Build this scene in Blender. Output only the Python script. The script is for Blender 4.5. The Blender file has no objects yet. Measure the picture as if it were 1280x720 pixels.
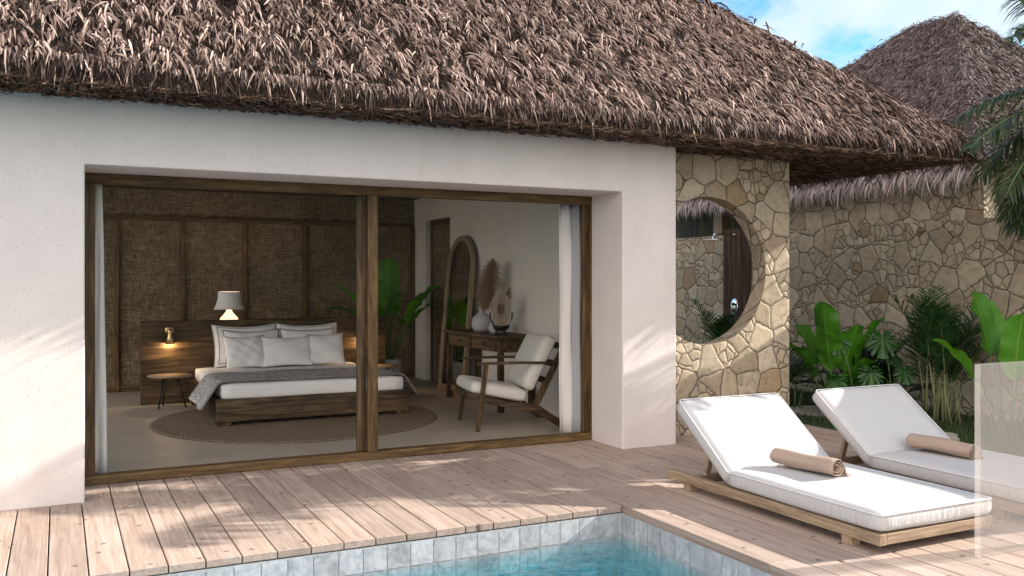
import bpy, bmesh, math, random
import numpy as np
from mathutils import Vector, Matrix
random.seed(7); rng = np.random.default_rng(11)
S = bpy.context.scene; COL = S.collection
PI = math.pi; R = math.radians
SUN = Vector((1, -.165, .476)).normalized()          # direction towards the sun

# ------------------------------------------------------------------ node helpers
def newmat(name):
    m = bpy.data.materials.new(name); m.use_nodes = True
    nt = m.node_tree; b = nt.nodes['Principled BSDF']
    return m, nt, b
def nd(nt, kind, **kw):
    n = nt.nodes.new('ShaderNode' + kind)
    for k, v in kw.items():
        if k in n.inputs.keys() if isinstance(k, str) else False:
            pass
        if hasattr(n, k): setattr(n, k, v)
        else: n.inputs[k.replace('_', ' ')].default_value = v
    return n
def ln(nt, a, b): nt.links.new(a, b)
def coords(nt, scale=(1, 1, 1), rnd=True, out='Object'):
    tc = nd(nt, 'TexCoord'); mp = nd(nt, 'Mapping'); mp.inputs['Scale'].default_value = scale
    ln(nt, tc.outputs[out], mp.inputs['Vector'])
    if rnd:
        at = nd(nt, 'Attribute', attribute_name='rnd')
        mu = nd(nt, 'Math', operation='MULTIPLY'); mu.inputs[1].default_value = 37.0
        ln(nt, at.outputs['Fac'], mu.inputs[0])
        cx = nd(nt, 'CombineXYZ')
        for k in range(3): ln(nt, mu.outputs[0], cx.inputs[k])
        ln(nt, cx.outputs[0], mp.inputs['Location'])
    return mp.outputs[0]
def noise(nt, vec, scale, detail=4, rough=.55, dist=0.0):
    n = nd(nt, 'TexNoise'); n.inputs['Scale'].default_value = scale; n.inputs['Detail'].default_value = detail
    n.inputs['Roughness'].default_value = rough; n.inputs['Distortion'].default_value = dist
    if vec is not None: ln(nt, vec, n.inputs['Vector'])
    return n.outputs['Fac']
def ramp(nt, fac, stops, interp='LINEAR'):
    r = nd(nt, 'ValToRGB'); r.color_ramp.interpolation = interp
    el = r.color_ramp.elements
    while len(el) < len(stops): el.new(.5)
    for e, (p, c) in zip(el, stops):
        e.position = p
        e.color = (*(c if isinstance(c, (tuple, list)) else (c, c, c)), 1)
    ln(nt, fac, r.inputs[0]); return r.outputs[0]
def mix(nt, fac, a, b, mode='MIX'):
    n = nd(nt, 'MixRGB', blend_type=mode)
    for i, v in enumerate((fac, a, b)):
        if hasattr(v, 'is_linked'): ln(nt, v, n.inputs[i])
        elif isinstance(v, (tuple, list)): n.inputs[i].default_value = (*v, 1)
        else: n.inputs[i].default_value = v
    return n.outputs[0]
def math_(nt, op, a, b=None):
    n = nd(nt, 'Math', operation=op)
    for i, v in enumerate((a, b)):
        if v is None: continue
        if hasattr(v, 'is_linked'): ln(nt, v, n.inputs[i])
        else: n.inputs[i].default_value = v
    return n.outputs[0]
def bump(nt, b, h, strength=.3, dist=.01):
    n = nd(nt, 'Bump'); n.inputs['Strength'].default_value = strength; n.inputs['Distance'].default_value = dist
    ln(nt, h, n.inputs['Height']); ln(nt, n.outputs[0], b.inputs['Normal']); return n
def front_fresnel(nt, ior, normal=None):
    fr = nd(nt, 'Fresnel'); fr.inputs[0].default_value = ior
    if normal is not None: ln(nt, normal, fr.inputs['Normal'])
    g = nd(nt, 'NewGeometry'); return math_(nt, 'MULTIPLY', fr.outputs[0], math_(nt, 'SUBTRACT', 1.0, g.outputs['Backfacing']))
def rndfac(nt): return nd(nt, 'Attribute', attribute_name='rnd').outputs['Fac']
def uvxy(nt):
    u = nd(nt, 'UVMap', uv_map='uv'); s = nd(nt, 'SeparateXYZ'); ln(nt, u.outputs[0], s.inputs[0])
    return s.outputs[0], s.outputs[1], u.outputs[0]

# ------------------------------------------------------------------ materials
def simple(name, col, rough=.6, metal=0, nscale=30, var=.15, bmp=.1, bd=.004):
    m, nt, b = newmat(name); c = coords(nt)
    f = noise(nt, c, nscale, 5)
    lo = tuple(x * (1 - var) for x in col); hi = tuple(min(1, x * (1 + var)) for x in col)
    ln(nt, ramp(nt, f, [(.3, lo), (.7, hi)]), b.inputs['Base Color'])
    b.inputs['Roughness'].default_value = rough; b.inputs['Metallic'].default_value = metal
    if bmp: bump(nt, b, f, bmp, bd)
    return m
def wood(name, cols, axis='x', rough=.55, fine=26, long=1.6, bmp=.25, vary=.35, spec=.3):
    m, nt, b = newmat(name); sc = {'x': (long, fine, fine), 'y': (fine, long, fine), 'z': (fine, fine, long)}[axis]
    c = coords(nt, sc); f = noise(nt, c, 1.0, 7, .62, .8)
    c2 = coords(nt, tuple(s * 3.2 for s in sc)); f2 = noise(nt, c2, 1.0, 3, .5, .3)
    col = ramp(nt, f, [(.25, cols[0]), (.48, cols[1]), (.72, cols[2])])
    col = mix(nt, .35, col, ramp(nt, f2, [(.35, .25), (.6, 1.0)]), 'MULTIPLY')
    v = math_(nt, 'MULTIPLY_ADD', rndfac(nt), vary); v.node.inputs[2].default_value = 1 - vary / 2
    hs = nd(nt, 'HueSaturation'); ln(nt, v, hs.inputs['Value']); ln(nt, col, hs.inputs['Color'])
    ln(nt, hs.outputs[0], b.inputs['Base Color'])
    b.inputs['Roughness'].default_value = rough; b.inputs['Specular IOR Level'].default_value = spec
    bump(nt, b, f2, bmp, .003); return m
DARKW = [(.012, .007, .004), (.062, .037, .017), (.20, .128, .06)]
TEAK = [(.20, .135, .088), (.34, .245, .165), (.48, .365, .26)]
W = {}
for ax in 'xyz':
    W['dark_' + ax] = wood('rustic dark wood ' + ax, DARKW, ax, fine=18, long=1.5)
    W['teak_' + ax] = wood('teak ' + ax, TEAK, ax, fine=34, long=2)
W['frame_x'] = wood('door frame wood x', [(.025, .014, .006), (.115, .066, .025), (.24, .145, .06)], 'x', fine=24, long=2.5)
W['frame_z'] = wood('door frame wood z', [(.025, .014, .006), (.115, .066, .025), (.24, .145, .06)], 'z', fine=24, long=2.5)
W['shower_z'] = wood('dark shower board', [(.035, .02, .014), (.105, .066, .048), (.20, .14, .105)], 'z', fine=30, long=.8, rough=.85, spec=.08)

def deck_mat():
    m, nt, b = newmat('bleached deck boards')
    c = coords(nt, (24, 1.1, 24)); f = noise(nt, c, 1.0, 8, .66, 1.4)
    c3 = coords(nt, (90, 2.5, 90)); f3 = noise(nt, c3, 1.0, 3, .5)
    col = ramp(nt, f, [(.28, (.28, .205, .165)), (.5, (.425, .33, .275)), (.72, (.53, .425, .365))])
    col = mix(nt, .3, col, ramp(nt, f3, [(.3, .55), (.6, 1.0)]), 'MULTIPLY')
    # knots
    ck = coords(nt, (3.4, 3.8, 3)); vo = nd(nt, 'TexVoronoi', feature='F1', voronoi_dimensions='2D'); vo.inputs['Scale'].default_value = 1.0
    nz = nd(nt, 'TexNoise'); nz.inputs['Scale'].default_value = 3.5; ln(nt, ck, nz.inputs['Vector'])
    cm = mix(nt, .16, ck, nz.outputs['Color'], 'ADD'); ln(nt, cm, vo.inputs['Vector'])
    gate = nd(nt, 'SeparateXYZ'); ln(nt, vo.outputs['Color'], gate.inputs[0])
    g = ramp(nt, gate.outputs[0], [(.42, 0.0), (.46, 1.0)])
    k = ramp(nt, vo.outputs['Distance'], [(.022, 1.0), (.05, .45), (.09, 0.0)])
    kk = mix(nt, 1, g, k, 'MULTIPLY')
    col = mix(nt, kk, col, (.13, .075, .055))
    # large worn patches
    cp = coords(nt, (1, .7, 1), rnd=False); fp = noise(nt, cp, 1.8, 4, .6)
    col = mix(nt, .4, col, ramp(nt, fp, [(.3, (.72, .66, .63)), (.62, (1, 1, 1))]), 'MULTIPLY')
    v = math_(nt, 'MULTIPLY_ADD', rndfac(nt), .30); v.node.inputs[2].default_value = .85
    hs = nd(nt, 'HueSaturation'); ln(nt, v, hs.inputs['Value']); ln(nt, col, hs.inputs['Color'])
    ln(nt, hs.outputs[0], b.inputs['Base Color'])
    b.inputs['Roughness'].default_value = .7; b.inputs['Specular IOR Level'].default_value = .25
    bump(nt, b, mix(nt, .5, f3, f), .35, .003); return m
def plaster_mat(name, col, speck=.6):
    m, nt, b = newmat(name); c = coords(nt, rnd=False)
    f = noise(nt, c, 2.2, 5, .6); f2 = noise(nt, c, 75, 4, .7)
    v = nd(nt, 'TexVoronoi', feature='F1'); v.inputs['Scale'].default_value = 42; v.inputs['Randomness'].default_value = 1
    ln(nt, c, v.inputs['Vector'])
    sx = nd(nt, 'SeparateXYZ'); ln(nt, v.outputs['Color'], sx.inputs[0])
    g = ramp(nt, sx.outputs[0], [(.70, 0.0), (.74, 1.0)])
    sp = mix(nt, 1, ramp(nt, v.outputs['Distance'], [(.10, 1.0), (.24, 0.0)]), g, 'MULTIPLY')
    base = ramp(nt, f, [(.3, tuple(x * .94 for x in col)), (.7, tuple(min(1, x * 1.03) for x in col))])
    base = mix(nt, math_(nt, 'MULTIPLY', sp, speck), base, tuple(x * .42 for x in col))
    st_ = noise(nt, coords(nt, (7, 7, .5), rnd=False), 1, 5, .65); base = mix(nt, .22, base, ramp(nt, st_, [(.32, (.86, .83, .80)), (.5, (1, 1, 1))]), 'MULTIPLY')
    ln(nt, base, b.inputs['Base Color']); b.inputs['Roughness'].default_value = .85; b.inputs['Specular IOR Level'].default_value = .2
    f4 = noise(nt, c, 14, 3, .5); h = math_(nt, 'SUBTRACT', math_(nt, 'ADD', f2, math_(nt, 'MULTIPLY', f4, .8)), math_(nt, 'MULTIPLY', sp, .8))
    bump(nt, b, h, .28, .006); return m
def stone_mat(name, swz, scale=3.1, tint=(1, 1, 1)):
    m, nt, b = newmat(name)
    tc = nd(nt, 'TexCoord'); s = nd(nt, 'SeparateXYZ'); ln(nt, tc.outputs['Object'], s.inputs[0])
    cx = nd(nt, 'CombineXYZ'); o3 = 3 - swz[0] - swz[1]; ln(nt, math_(nt, 'MULTIPLY_ADD', s.outputs[o3], .9), cx.inputs[0]); cx.inputs[0].links[0].from_node.inputs[1].default_value = .9; ln(nt, s.outputs[swz[0]], cx.inputs[0].links[0].from_node.inputs[2]); ln(nt, math_(nt, 'MULTIPLY_ADD', s.outputs[o3], .7), cx.inputs[1]); ln(nt, s.outputs[swz[1]], cx.inputs[1].links[0].from_node.inputs[2])
    nz = nd(nt, 'TexNoise'); nz.inputs['Scale'].default_value = 2.1; nz.inputs['Detail'].default_value = 3; ln(nt, cx.outputs[0], nz.inputs['Vector'])
    P = mix(nt, .14, cx.outputs[0], nz.outputs['Color'], 'ADD')
    def vor(feature, sc):
        v = nd(nt, 'TexVoronoi', feature=feature, voronoi_dimensions='2D'); v.inputs['Scale'].default_value = sc
        v.inputs['Randomness'].default_value = .86; ln(nt, P, v.inputs['Vector']); return v
    nz2 = nd(nt, 'TexNoise'); nz2.inputs['Scale'].default_value = 8; nz2.inputs['Detail'].default_value = 3; ln(nt, cx.outputs[0], nz2.inputs['Vector'])
    P = mix(nt, .035, P, nz2.outputs['Color'], 'ADD')
    ve, vc = vor('DISTANCE_TO_EDGE', scale * .82), vor('F1', scale * .82); ve_, vc_ = vor('DISTANCE_TO_EDGE', scale * 1.75), vor('F1', scale * 1.75)
    s1 = nd(nt, 'SeparateXYZ'); ln(nt, vc.outputs['Color'], s1.inputs[0]); split = ramp(nt, s1.outputs[1], [(.52, 0.0), (.53, 1.0)])
    dist_ = math_(nt, 'MINIMUM', math_(nt, 'MULTIPLY', ve.outputs['Distance'], 1.2), math_(nt, 'ADD', math_(nt, 'MULTIPLY', ve_.outputs['Distance'], .75), math_(nt, 'SUBTRACT', 1.0, split)))
    ccol = mix(nt, split, vc.outputs['Color'], vc_.outputs['Color'])
    jn = noise(nt, tc.outputs['Object'], 14, 4, .6); jd = math_(nt, 'ADD', dist_, math_(nt, 'MULTIPLY', math_(nt, 'SUBTRACT', jn, .5), .045)); joint = ramp(nt, jd, [(.004, 0.0), (.021, 1.0)])
    sh = ramp(nt, dist_, [(.008, 0.0), (.03, .65), (.13, 1.0)])
    sc_ = nd(nt, 'SeparateXYZ'); ln(nt, ccol, sc_.inputs[0])
    c1 = ramp(nt, sc_.outputs[0], [(0, (.47, .395, .30)), (.25, (.58, .505, .395)), (.5, (.51, .435, .33)), (.75, (.62, .55, .445)), (.96, (.46, .385, .29)), (1, (.40, .29, .19))])
    c1 = mix(nt, .7, c1, ramp(nt, sc_.outputs[2], [(0, (.72, .70, .68)), (1, (1.12, 1.1, 1.08))]), 'MULTIPLY')
    hs_ = nd(nt, 'HueSaturation'); hs_.inputs['Saturation'].default_value = 1.04; ln(nt, c1, hs_.inputs['Color']); c1 = mix(nt, 1, hs_.outputs[0], tint, 'MULTIPLY')
    t3 = tc.outputs['Object']
    f = noise(nt, t3, 12, 9, .74); f2 = noise(nt, t3, 38, 6, .8)
    c1 = mix(nt, .75, c1, ramp(nt, f, [(.30, (.48, .42, .36)), (.5, (.92, .90, .87)), (.72, (1.12, 1.1, 1.06))]), 'MULTIPLY')
    pits = ramp(nt, f2, [(.34, 0.0), (.44, 1.0)])
    c1 = mix(nt, .8, c1, mix(nt, 1, c1, mix(nt, pits, (.42, .36, .30), (1, 1, 1)), 'MULTIPLY'))
    col = mix(nt, joint, (.035, .027, .019), c1)
    ln(nt, col, b.inputs['Base Color']); b.inputs['Roughness'].default_value = .9; b.inputs['Specular IOR Level'].default_value = .15
    h = math_(nt, 'ADD', sh, math_(nt, 'MULTIPLY', f, .35)); h = math_(nt, 'ADD', h, math_(nt, 'MULTIPLY', pits, .12))
    h = math_(nt, 'ADD', h, math_(nt, 'MULTIPLY', sc_.outputs[1], .25))
    bump(nt, b, h, .8, .03); return m
def thatch_mat(name, lo, mid, hi, trans=.15):
    m, nt, b = newmat(name); r = rndfac(nt)
    c = ramp(nt, r, [(0, lo), (.45, mid), (.85, hi), (1, tuple(min(1, x * 1.25) for x in hi))])
    tc = coords(nt, rnd=False); f = noise(nt, tc, 1.3, 4, .6); f2 = noise(nt, tc, 60, 2)
    c = mix(nt, .5, c, ramp(nt, f, [(.3, (.6, .55, .52)), (.65, (1, 1, 1))]), 'MULTIPLY')
    c = mix(nt, .35, c, ramp(nt, f2, [(.3, .5), (.7, 1.0)]), 'MULTIPLY')
    ln(nt, c, b.inputs['Base Color']); b.inputs['Roughness'].default_value = .75; b.inputs['Specular IOR Level'].default_value = .2
    return m
def leaf_mat(name, dark, light, vein, trans=.35, nveins=22, rough=.42):
    m, nt, b = newmat(name); u, v, uv = uvxy(nt)
    r = rndfac(nt); c = ramp(nt, r, [(0, dark), (1, light)])
    au = math_(nt, 'ABSOLUTE', math_(nt, 'SUBTRACT', u, .5))
    rib = ramp(nt, au, [(.0, 1.0), (.035, 0.0)])
    w = math_(nt, 'SINE', math_(nt, 'MULTIPLY', math_(nt, 'SUBTRACT', v, math_(nt, 'MULTIPLY', au, .35)), nveins * 6.283))
    tc = coords(nt, rnd=False); f = noise(nt, tc, 7, 4)
    c = mix(nt, .6, c, ramp(nt, f, [(.3, (.55, .62, .5)), (.7, (1, 1, 1))]), 'MULTIPLY')
    c = mix(nt, math_(nt, 'MULTIPLY', ramp(nt, w, [(.5, 0.0), (1, 1.0)]), .18), c, vein)
    c = mix(nt, math_(nt, 'MULTIPLY', rib, .75), c, vein)
    ln(nt, c, b.inputs['Base Color']); b.inputs['Roughness'].default_value = rough
    bump(nt, b, w, .25, .004)
    t = nd(nt, 'BsdfTranslucent'); ln(nt, mix(nt, 1, c, (1.5, 1.5, .6), 'MULTIPLY'), t.inputs[0])
    mx = nd(nt, 'MixShader'); mx.inputs[0].default_value = trans
    ln(nt, b.outputs[0], mx.inputs[1]); ln(nt, t.outputs[0], mx.inputs[2])
    ln(nt, mx.outputs[0], nt.nodes['Material Output'].inputs[0]); return m
def fabric_mat(name, col, wr=.15, scale=260, big=5, bigb=.3, rough=.9, folds=0):
    m, nt, b = newmat(name); c = coords(nt, rnd=False)
    f = noise(nt, c, scale, 2); g = noise(nt, c, big, 5, .6, .6)
    ln(nt, ramp(nt, g, [(.25, tuple(x * .95 for x in col)), (.7, col)]), b.inputs['Base Color'])
    b.inputs['Roughness'].default_value = rough; b.inputs['Specular IOR Level'].default_value = .15
    h = math_(nt, 'ADD', math_(nt, 'MULTIPLY', f, wr), math_(nt, 'MULTIPLY', g, bigb))
    if folds:
        cf = coords(nt, (16, 16, 3.5), rnd=False); ff = noise(nt, cf, 1.0, 3, .5, 1.5)
        gn = nd(nt, 'NewGeometry'); sn = nd(nt, 'SeparateXYZ'); ln(nt, gn.outputs['True Normal'], sn.inputs[0]); sd_ = math_(nt, 'SUBTRACT', 1.0, math_(nt, 'ABSOLUTE', sn.outputs[2]))
        h = math_(nt, 'ADD', h, math_(nt, 'MULTIPLY', math_(nt, 'MULTIPLY', ff, sd_), folds))
    bump(nt, b, h, .5, .012); return m

M = {}
M['deck'] = deck_mat()
M['plaster'] = plaster_mat('rough white plaster', (.73, .655, .625))
M['plaster_in'] = plaster_mat('smooth room plaster', (.86, .80, .74), .45)
M['ceiling'] = simple('ceiling paint', (.86, .81, .75), .9, nscale=4)
M['stone_xz'] = stone_mat('crazy paving stone front', (0, 2), 4.8)
M['stone_yz'] = stone_mat('crazy paving stone side', (1, 2), 4.5)
M['stone_cap'] = stone_mat('sawn coping stone', (1, 0), 4.5)
M['thatch'] = thatch_mat('dried palm thatch', (.022, .013, .010), (.155, .10, .080), (.50, .37, .32))
M['thatch_far'] = thatch_mat('weathered thatch', (.055, .038, .038), (.165, .120, .115), (.30, .235, .22))
M['thatch_under'] = thatch_mat('thatch underside', (.07, .043, .03), (.24, .155, .11), (.40, .28, .20))
M['thatch_fringe'] = thatch_mat('thatch fringe painted sunlit', (.36, .28, .27), (.66, .55, .53), (.80, .72, .70))  # sunlight put into the straw colour; this eave itself lies in shade
M['thatch_base'] = simple('thatch bed', (.030, .019, .015), .95, nscale=40, var=.4)
M['cushion'] = fabric_mat('outdoor cushion cloth', (.53, .515, .52), .1, 300, 4, .6)
M['cushion_f'] = fabric_mat('outdoor cushion cloth boxed', (.53, .515, .52), .1, 300, 4, .5, folds=1.6)
M['linen'] = fabric_mat('white bed linen', (.90, .885, .885), .1, 220, 9, .55)
M['chair_linen'] = fabric_mat('chair cushion linen', (.70, .66, .61), .2, 200, 8, .5)
M['piping'] = simple('dark piping', (.11, .11, .13), .9, nscale=60)
M['seam'] = simple('cushion seam cord', (.66, .64, .66), .9, nscale=60)
M['towel'] = fabric_mat('beige terry towel', (.42, .315, .255), .6, 420, 14, .5)
M['curtain'] = fabric_mat('curtain voile', (.80, .77, .75), .1, 300, 3, .2)
M['curtain_g'] = fabric_mat('grey curtain lining', (.46, .46, .48), .1, 300, 3, .2)
M['brass'] = simple('aged brass', (.62, .44, .22), .32, 1, nscale=12)
M['black'] = simple('black lacquer', (.014, .012, .011), .45, nscale=25, var=.4)
M['iron'] = simple('dark metal', (.03, .026, .024), .45, .7, nscale=25)
M['ceramic'] = simple('matte grey ceramic', (.52, .50, .52), .7, nscale=60, var=.06, bmp=.15, bd=.002)
M['ceramic_pot'] = simple('pale clay pot', (.40, .39, .37), .85, nscale=20)
M['chrome'] = simple('chrome', (.85, .85, .86), .12, 1, nscale=3, var=.02, bmp=0)
M['soil'] = simple('dark soil', (.035, .024, .016), 1, nscale=18, var=.6, bmp=.8, bd=.03)
M['lawn'] = simple('shaded turf', (.030, .045, .016), 1, nscale=14, var=.6, bmp=.8, bd=.02)
M['flag'] = simple('pale flagstone', (.40, .36, .32), .9, nscale=12, var=.25, bmp=.5, bd=.01)
M['trunk'] = simple('palm trunk', (.22, .17, .125), .9, nscale=9, var=.4, bmp=.8, bd=.03)
M['grout'] = simple('pool grout', (.42, .43, .43), .9, nscale=30)
M['concrete'] = simple('polished plaster floor', (.44, .375, .305), .5, nscale=2.2, var=.10, bmp=.05)
M['banana'] = leaf_mat('banana leaf', (.06, .22, .016), (.13, .38, .03), (.26, .46, .09), .32)
M['monstera'] = leaf_mat('monstera leaf', (.022, .09, .018), (.065, .20, .04), (.13, .26, .07), .22, 9)
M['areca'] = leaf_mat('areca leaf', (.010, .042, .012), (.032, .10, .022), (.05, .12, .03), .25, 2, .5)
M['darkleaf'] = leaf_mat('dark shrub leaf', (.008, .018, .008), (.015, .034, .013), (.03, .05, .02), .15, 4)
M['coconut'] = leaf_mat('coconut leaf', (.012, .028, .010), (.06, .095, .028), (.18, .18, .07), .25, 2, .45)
M['stem'] = simple('green stem', (.10, .16, .05), .6, nscale=14, var=.35)
M['cane'] = simple('pale palm cane', (.20, .21, .10), .6, nscale=14, var=.35)
M['grass'] = simple('grass blade', (.035, .070, .016), .7, nscale=6, var=.5, bmp=0)
M['pampas'] = simple('pampas plume', (.33, .22, .145), .95, nscale=60, var=.5, bmp=0)
M['shell'] = simple('woven shell rays', (.55, .47, .37), .8, nscale=40)
M['shell_d'] = simple('shell gaps', (.12, .085, .06), .8, nscale=40)
M['shower_brown'] = W['shower_z']

def burlap():
    m, nt, b = newmat('woven burlap panel')
    f1 = noise(nt, coords(nt, (84, 84, 8), rnd=False), 1, 4, .7); f2 = noise(nt, coords(nt, (8, 8, 84), rnd=False), 1, 4, .7)
    f3 = noise(nt, coords(nt, (3, 3, 3), rnd=False), 1, 3, .6)
    f = math_(nt, 'MULTIPLY_ADD', f1, .5); ln(nt, math_(nt, 'MULTIPLY', f2, .5), f.node.inputs[2])
    c = ramp(nt, f, [(.36, (.06, .042, .024)), (.5, (.22, .165, .10)), (.63, (.42, .335, .22))])
    c = mix(nt, .6, c, ramp(nt, f3, [(.3, .55), (.7, 1.0)]), 'MULTIPLY')
    ln(nt, c, b.inputs['Base Color']); b.inputs['Roughness'].default_value = .95; b.inputs['Specular IOR Level'].default_value = .1
    bump(nt, b, f, .6, .006); return m
M['burlap'] = burlap()
def tile_mat():
    m, nt, b = newmat('mottled grey pool tile'); c = coords(nt)
    f = noise(nt, c, 9, 7, .68, 1.2); f2 = noise(nt, c, 34, 5, .7)
    col = ramp(nt, f, [(.3, (.28, .295, .31)), (.46, (.42, .435, .445)), (.62, (.55, .56, .57))])
    col = mix(nt, .5, col, ramp(nt, f2, [(.35, .75), (.55, 1.0)]), 'MULTIPLY')
    v = math_(nt, 'MULTIPLY_ADD', rndfac(nt), .16); v.node.inputs[2].default_value = .88
    hs = nd(nt, 'HueSaturation'); ln(nt, v, hs.inputs['Value']); ln(nt, col, hs.inputs['Color'])
    ln(nt, hs.outputs[0], b.inputs['Base Color']); b.inputs['Roughness'].default_value = .35; bump(nt, b, f2, .15, .003); return m
M['tile'] = tile_mat()
def water_mat():
    m, nt, b = newmat('pool water'); nt.nodes.remove(b); out = nt.nodes['Material Output']
    c = coords(nt, (1, 1, 1), rnd=False)
    f = noise(nt, c, 3.0, 3, .5, .6); f2 = noise(nt, c, 9.0, 2, .5, .4)
    h = math_(nt, 'MULTIPLY_ADD', f2, .3); ln(nt, f, h.node.inputs[2])
    bp = nd(nt, 'Bump'); bp.inputs['Strength'].default_value = .7; bp.inputs['Distance'].default_value = .06; ln(nt, h, bp.inputs['Height'])
    fr = front_fresnel(nt, 1.33, bp.outputs[0])
    gl = nd(nt, 'BsdfGlossy'); gl.inputs['Roughness'].default_value = .01; ln(nt, bp.outputs[0], gl.inputs['Normal'])
    tr = nd(nt, 'BsdfTransparent'); mx = nd(nt, 'MixShader')
    ln(nt, fr, mx.inputs[0]); ln(nt, tr.outputs[0], mx.inputs[1]); ln(nt, gl.outputs[0], mx.inputs[2])
    ln(nt, mx.outputs[0], out.inputs['Surface'])
    va = nd(nt, 'VolumeAbsorption'); va.inputs['Color'].default_value = (.0, .87, .955, 1); va.inputs['Density'].default_value = 1.6
    ln(nt, va.outputs[0], out.inputs['Volume']); return m
M['water'] = water_mat()
def glass_mat(name, sky_veil=0, tint=(1, 1, 1), ior=1.3):
    m, nt, b = newmat(name); nt.nodes.remove(b); out = nt.nodes['Material Output']
    tr = nd(nt, 'BsdfTransparent'); tr.inputs[0].default_value = (*tint, 1)
    gl = nd(nt, 'BsdfGlossy'); gl.inputs['Roughness'].default_value = .02
    fr = front_fresnel(nt, ior)
    mx = nd(nt, 'MixShader'); ln(nt, fr, mx.inputs[0]); ln(nt, tr.outputs[0], mx.inputs[1]); ln(nt, gl.outputs[0], mx.inputs[2])
    res = mx.outputs[0]
    if sky_veil:
        d = nd(nt, 'BsdfDiffuse'); d.inputs[0].default_value = (.78, .72, .67, 1)  # diffuse veil stands in for the sky reflected in the pane
        t2 = nd(nt, 'BsdfTranslucent'); t2.inputs[0].default_value = (.78, .72, .67, 1)
        dm = nd(nt, 'MixShader'); dm.inputs[0].default_value = .5; ln(nt, d.outputs[0], dm.inputs[1]); ln(nt, t2.outputs[0], dm.inputs[2])
        m2 = nd(nt, 'MixShader'); m2.inputs[0].default_value = sky_veil; ln(nt, res, m2.inputs[1]); ln(nt, dm.outputs[0], m2.inputs[2]); res = m2.outputs[0]
    ln(nt, res, out.inputs['Surface']); return m
M['glass'] = glass_mat('clear door glass', 0, (.99, .99, .985), 1.12)
M['sky_veil'] = glass_mat('painted-haze glass', .21)
def mirror_mat():
    m, nt, b = newmat('mirror'); b.inputs['Metallic'].default_value = 1; b.inputs['Roughness'].default_value = .015
    c = coords(nt, rnd=False); f = noise(nt, c, 6, 3)
    ln(nt, ramp(nt, f, [(.3, (.84, .85, .84)), (.7, (.88, .88, .87))]), b.inputs['Base Color']); return m
M['mirror'] = mirror_mat()
def rug_mat():
    m, nt, b = newmat('braided jute'); tc = nd(nt, 'TexCoord'); s = nd(nt, 'SeparateXYZ'); ln(nt, tc.outputs['Object'], s.inputs[0])
    rr = math_(nt, 'SQRT', math_(nt, 'ADD', math_(nt, 'POWER', s.outputs[0], 2.0), math_(nt, 'POWER', s.outputs[1], 2.0)))
    a = math_(nt, 'ARCTAN2', s.outputs[1], s.outputs[0])
    ring = math_(nt, 'FLOOR', math_(nt, 'MULTIPLY', rr, 1 / .034))
    ph = math_(nt, 'ADD', math_(nt, 'MULTIPLY', math_(nt, 'MULTIPLY', a, rr), 130.0), math_(nt, 'MULTIPLY', ring, 2.1))
    br = math_(nt, 'SINE', math_(nt, 'ADD', ph, math_(nt, 'MULTIPLY', rr, 92.0)))
    groove = math_(nt, 'ABSOLUTE', math_(nt, 'SINE', math_(nt, 'MULTIPLY', rr, PI / .034)))
    f = noise(nt, coords(nt, rnd=False), 8, 5); 
    c = ramp(nt, br, [(0, (.20, .135, .08)), (.6, (.50, .37, .25))])
    c = mix(nt, .8, c, ramp(nt, groove, [(0, .25), (.5, 1.0)]), 'MULTIPLY')
    c = mix(nt, .6, c, ramp(nt, f, [(.3, .55), (.7, 1.0)]), 'MULTIPLY')
    ln(nt, c, b.inputs['Base Color']); b.inputs['Roughness'].default_value = .95
    bump(nt, b, math_(nt, 'ADD', groove, math_(nt, 'MULTIPLY', br, .3)), .8, .012); return m
M['rug'] = rug_mat()
def throw_mat():
    m, nt, b = newmat('patterned throw'); u, v, uv = uvxy(nt)
    mp = nd(nt, 'Mapping'); mp.inputs['Scale'].default_value = (22, 7, 1); ln(nt, uv, mp.inputs[0])
    f = noise(nt, mp.outputs[0], 1.0, 3, .6, 3.5)
    mot = ramp(nt, f, [(.44, 0.0), (.48, 1.0), (.55, 1.0), (.59, 0.0)])
    vo = nd(nt, 'TexVoronoi', feature='F1', distance='MANHATTAN'); vo.inputs['Scale'].default_value = 1; vo.inputs['Randomness'].default_value = 0
    mp2 = nd(nt, 'Mapping'); mp2.inputs['Scale'].default_value = (20, 6, 1); ln(nt, uv, mp2.inputs[0]); ln(nt, mp2.outputs[0], vo.inputs['Vector'])
    dia = ramp(nt, vo.outputs['Distance'], [(.12, 1.0), (.16, 0.0), (.34, 0.0), (.38, .8), (.46, .8), (.5, 0.0)])
    band = ramp(nt, v, [(.03, 1.0), (.05, 0.0), (.08, 0.0), (.09, .7), (.12, 0.0), (.86, 0.0), (.88, .9), (.91, .1), (.94, .8), (.97, .1)])
    pat = mix(nt, .5, mot, dia, 'LIGHTEN'); pat = mix(nt, 1, pat, band, 'LIGHTEN')
    wv = noise(nt, coords(nt, rnd=False), 160, 3)
    c = mix(nt, math_(nt, 'MULTIPLY', pat, .75), (.80, .76, .75), (.07, .06, .06)); c = mix(nt, .5, c, ramp(nt, wv, [(.3, .6), (.7, 1.0)]), 'MULTIPLY')
    ln(nt, c, b.inputs['Base Color']); b.inputs['Roughness'].default_value = .95; bump(nt, b, wv, .4, .004); return m
M['throw'] = throw_mat()
def glow(name, col, strength):
    m, nt, b = newmat(name); b.inputs['Base Color'].default_value = (*col, 1)
    f = noise(nt, coords(nt, rnd=False), 3, 3)
    b.inputs['Emission Color'].default_value = (*col, 1)
    ln(nt, math_(nt, 'MULTIPLY', math_(nt, 'ADD', f, .5), strength), b.inputs['Emission Strength']); return m
M['lampbase'] = glow('lit alabaster lamp', (1.0, .62, .36), 1.0)
M['bulb'] = glow('warm bulb', (1.0, .72, .42), 12)
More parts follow.
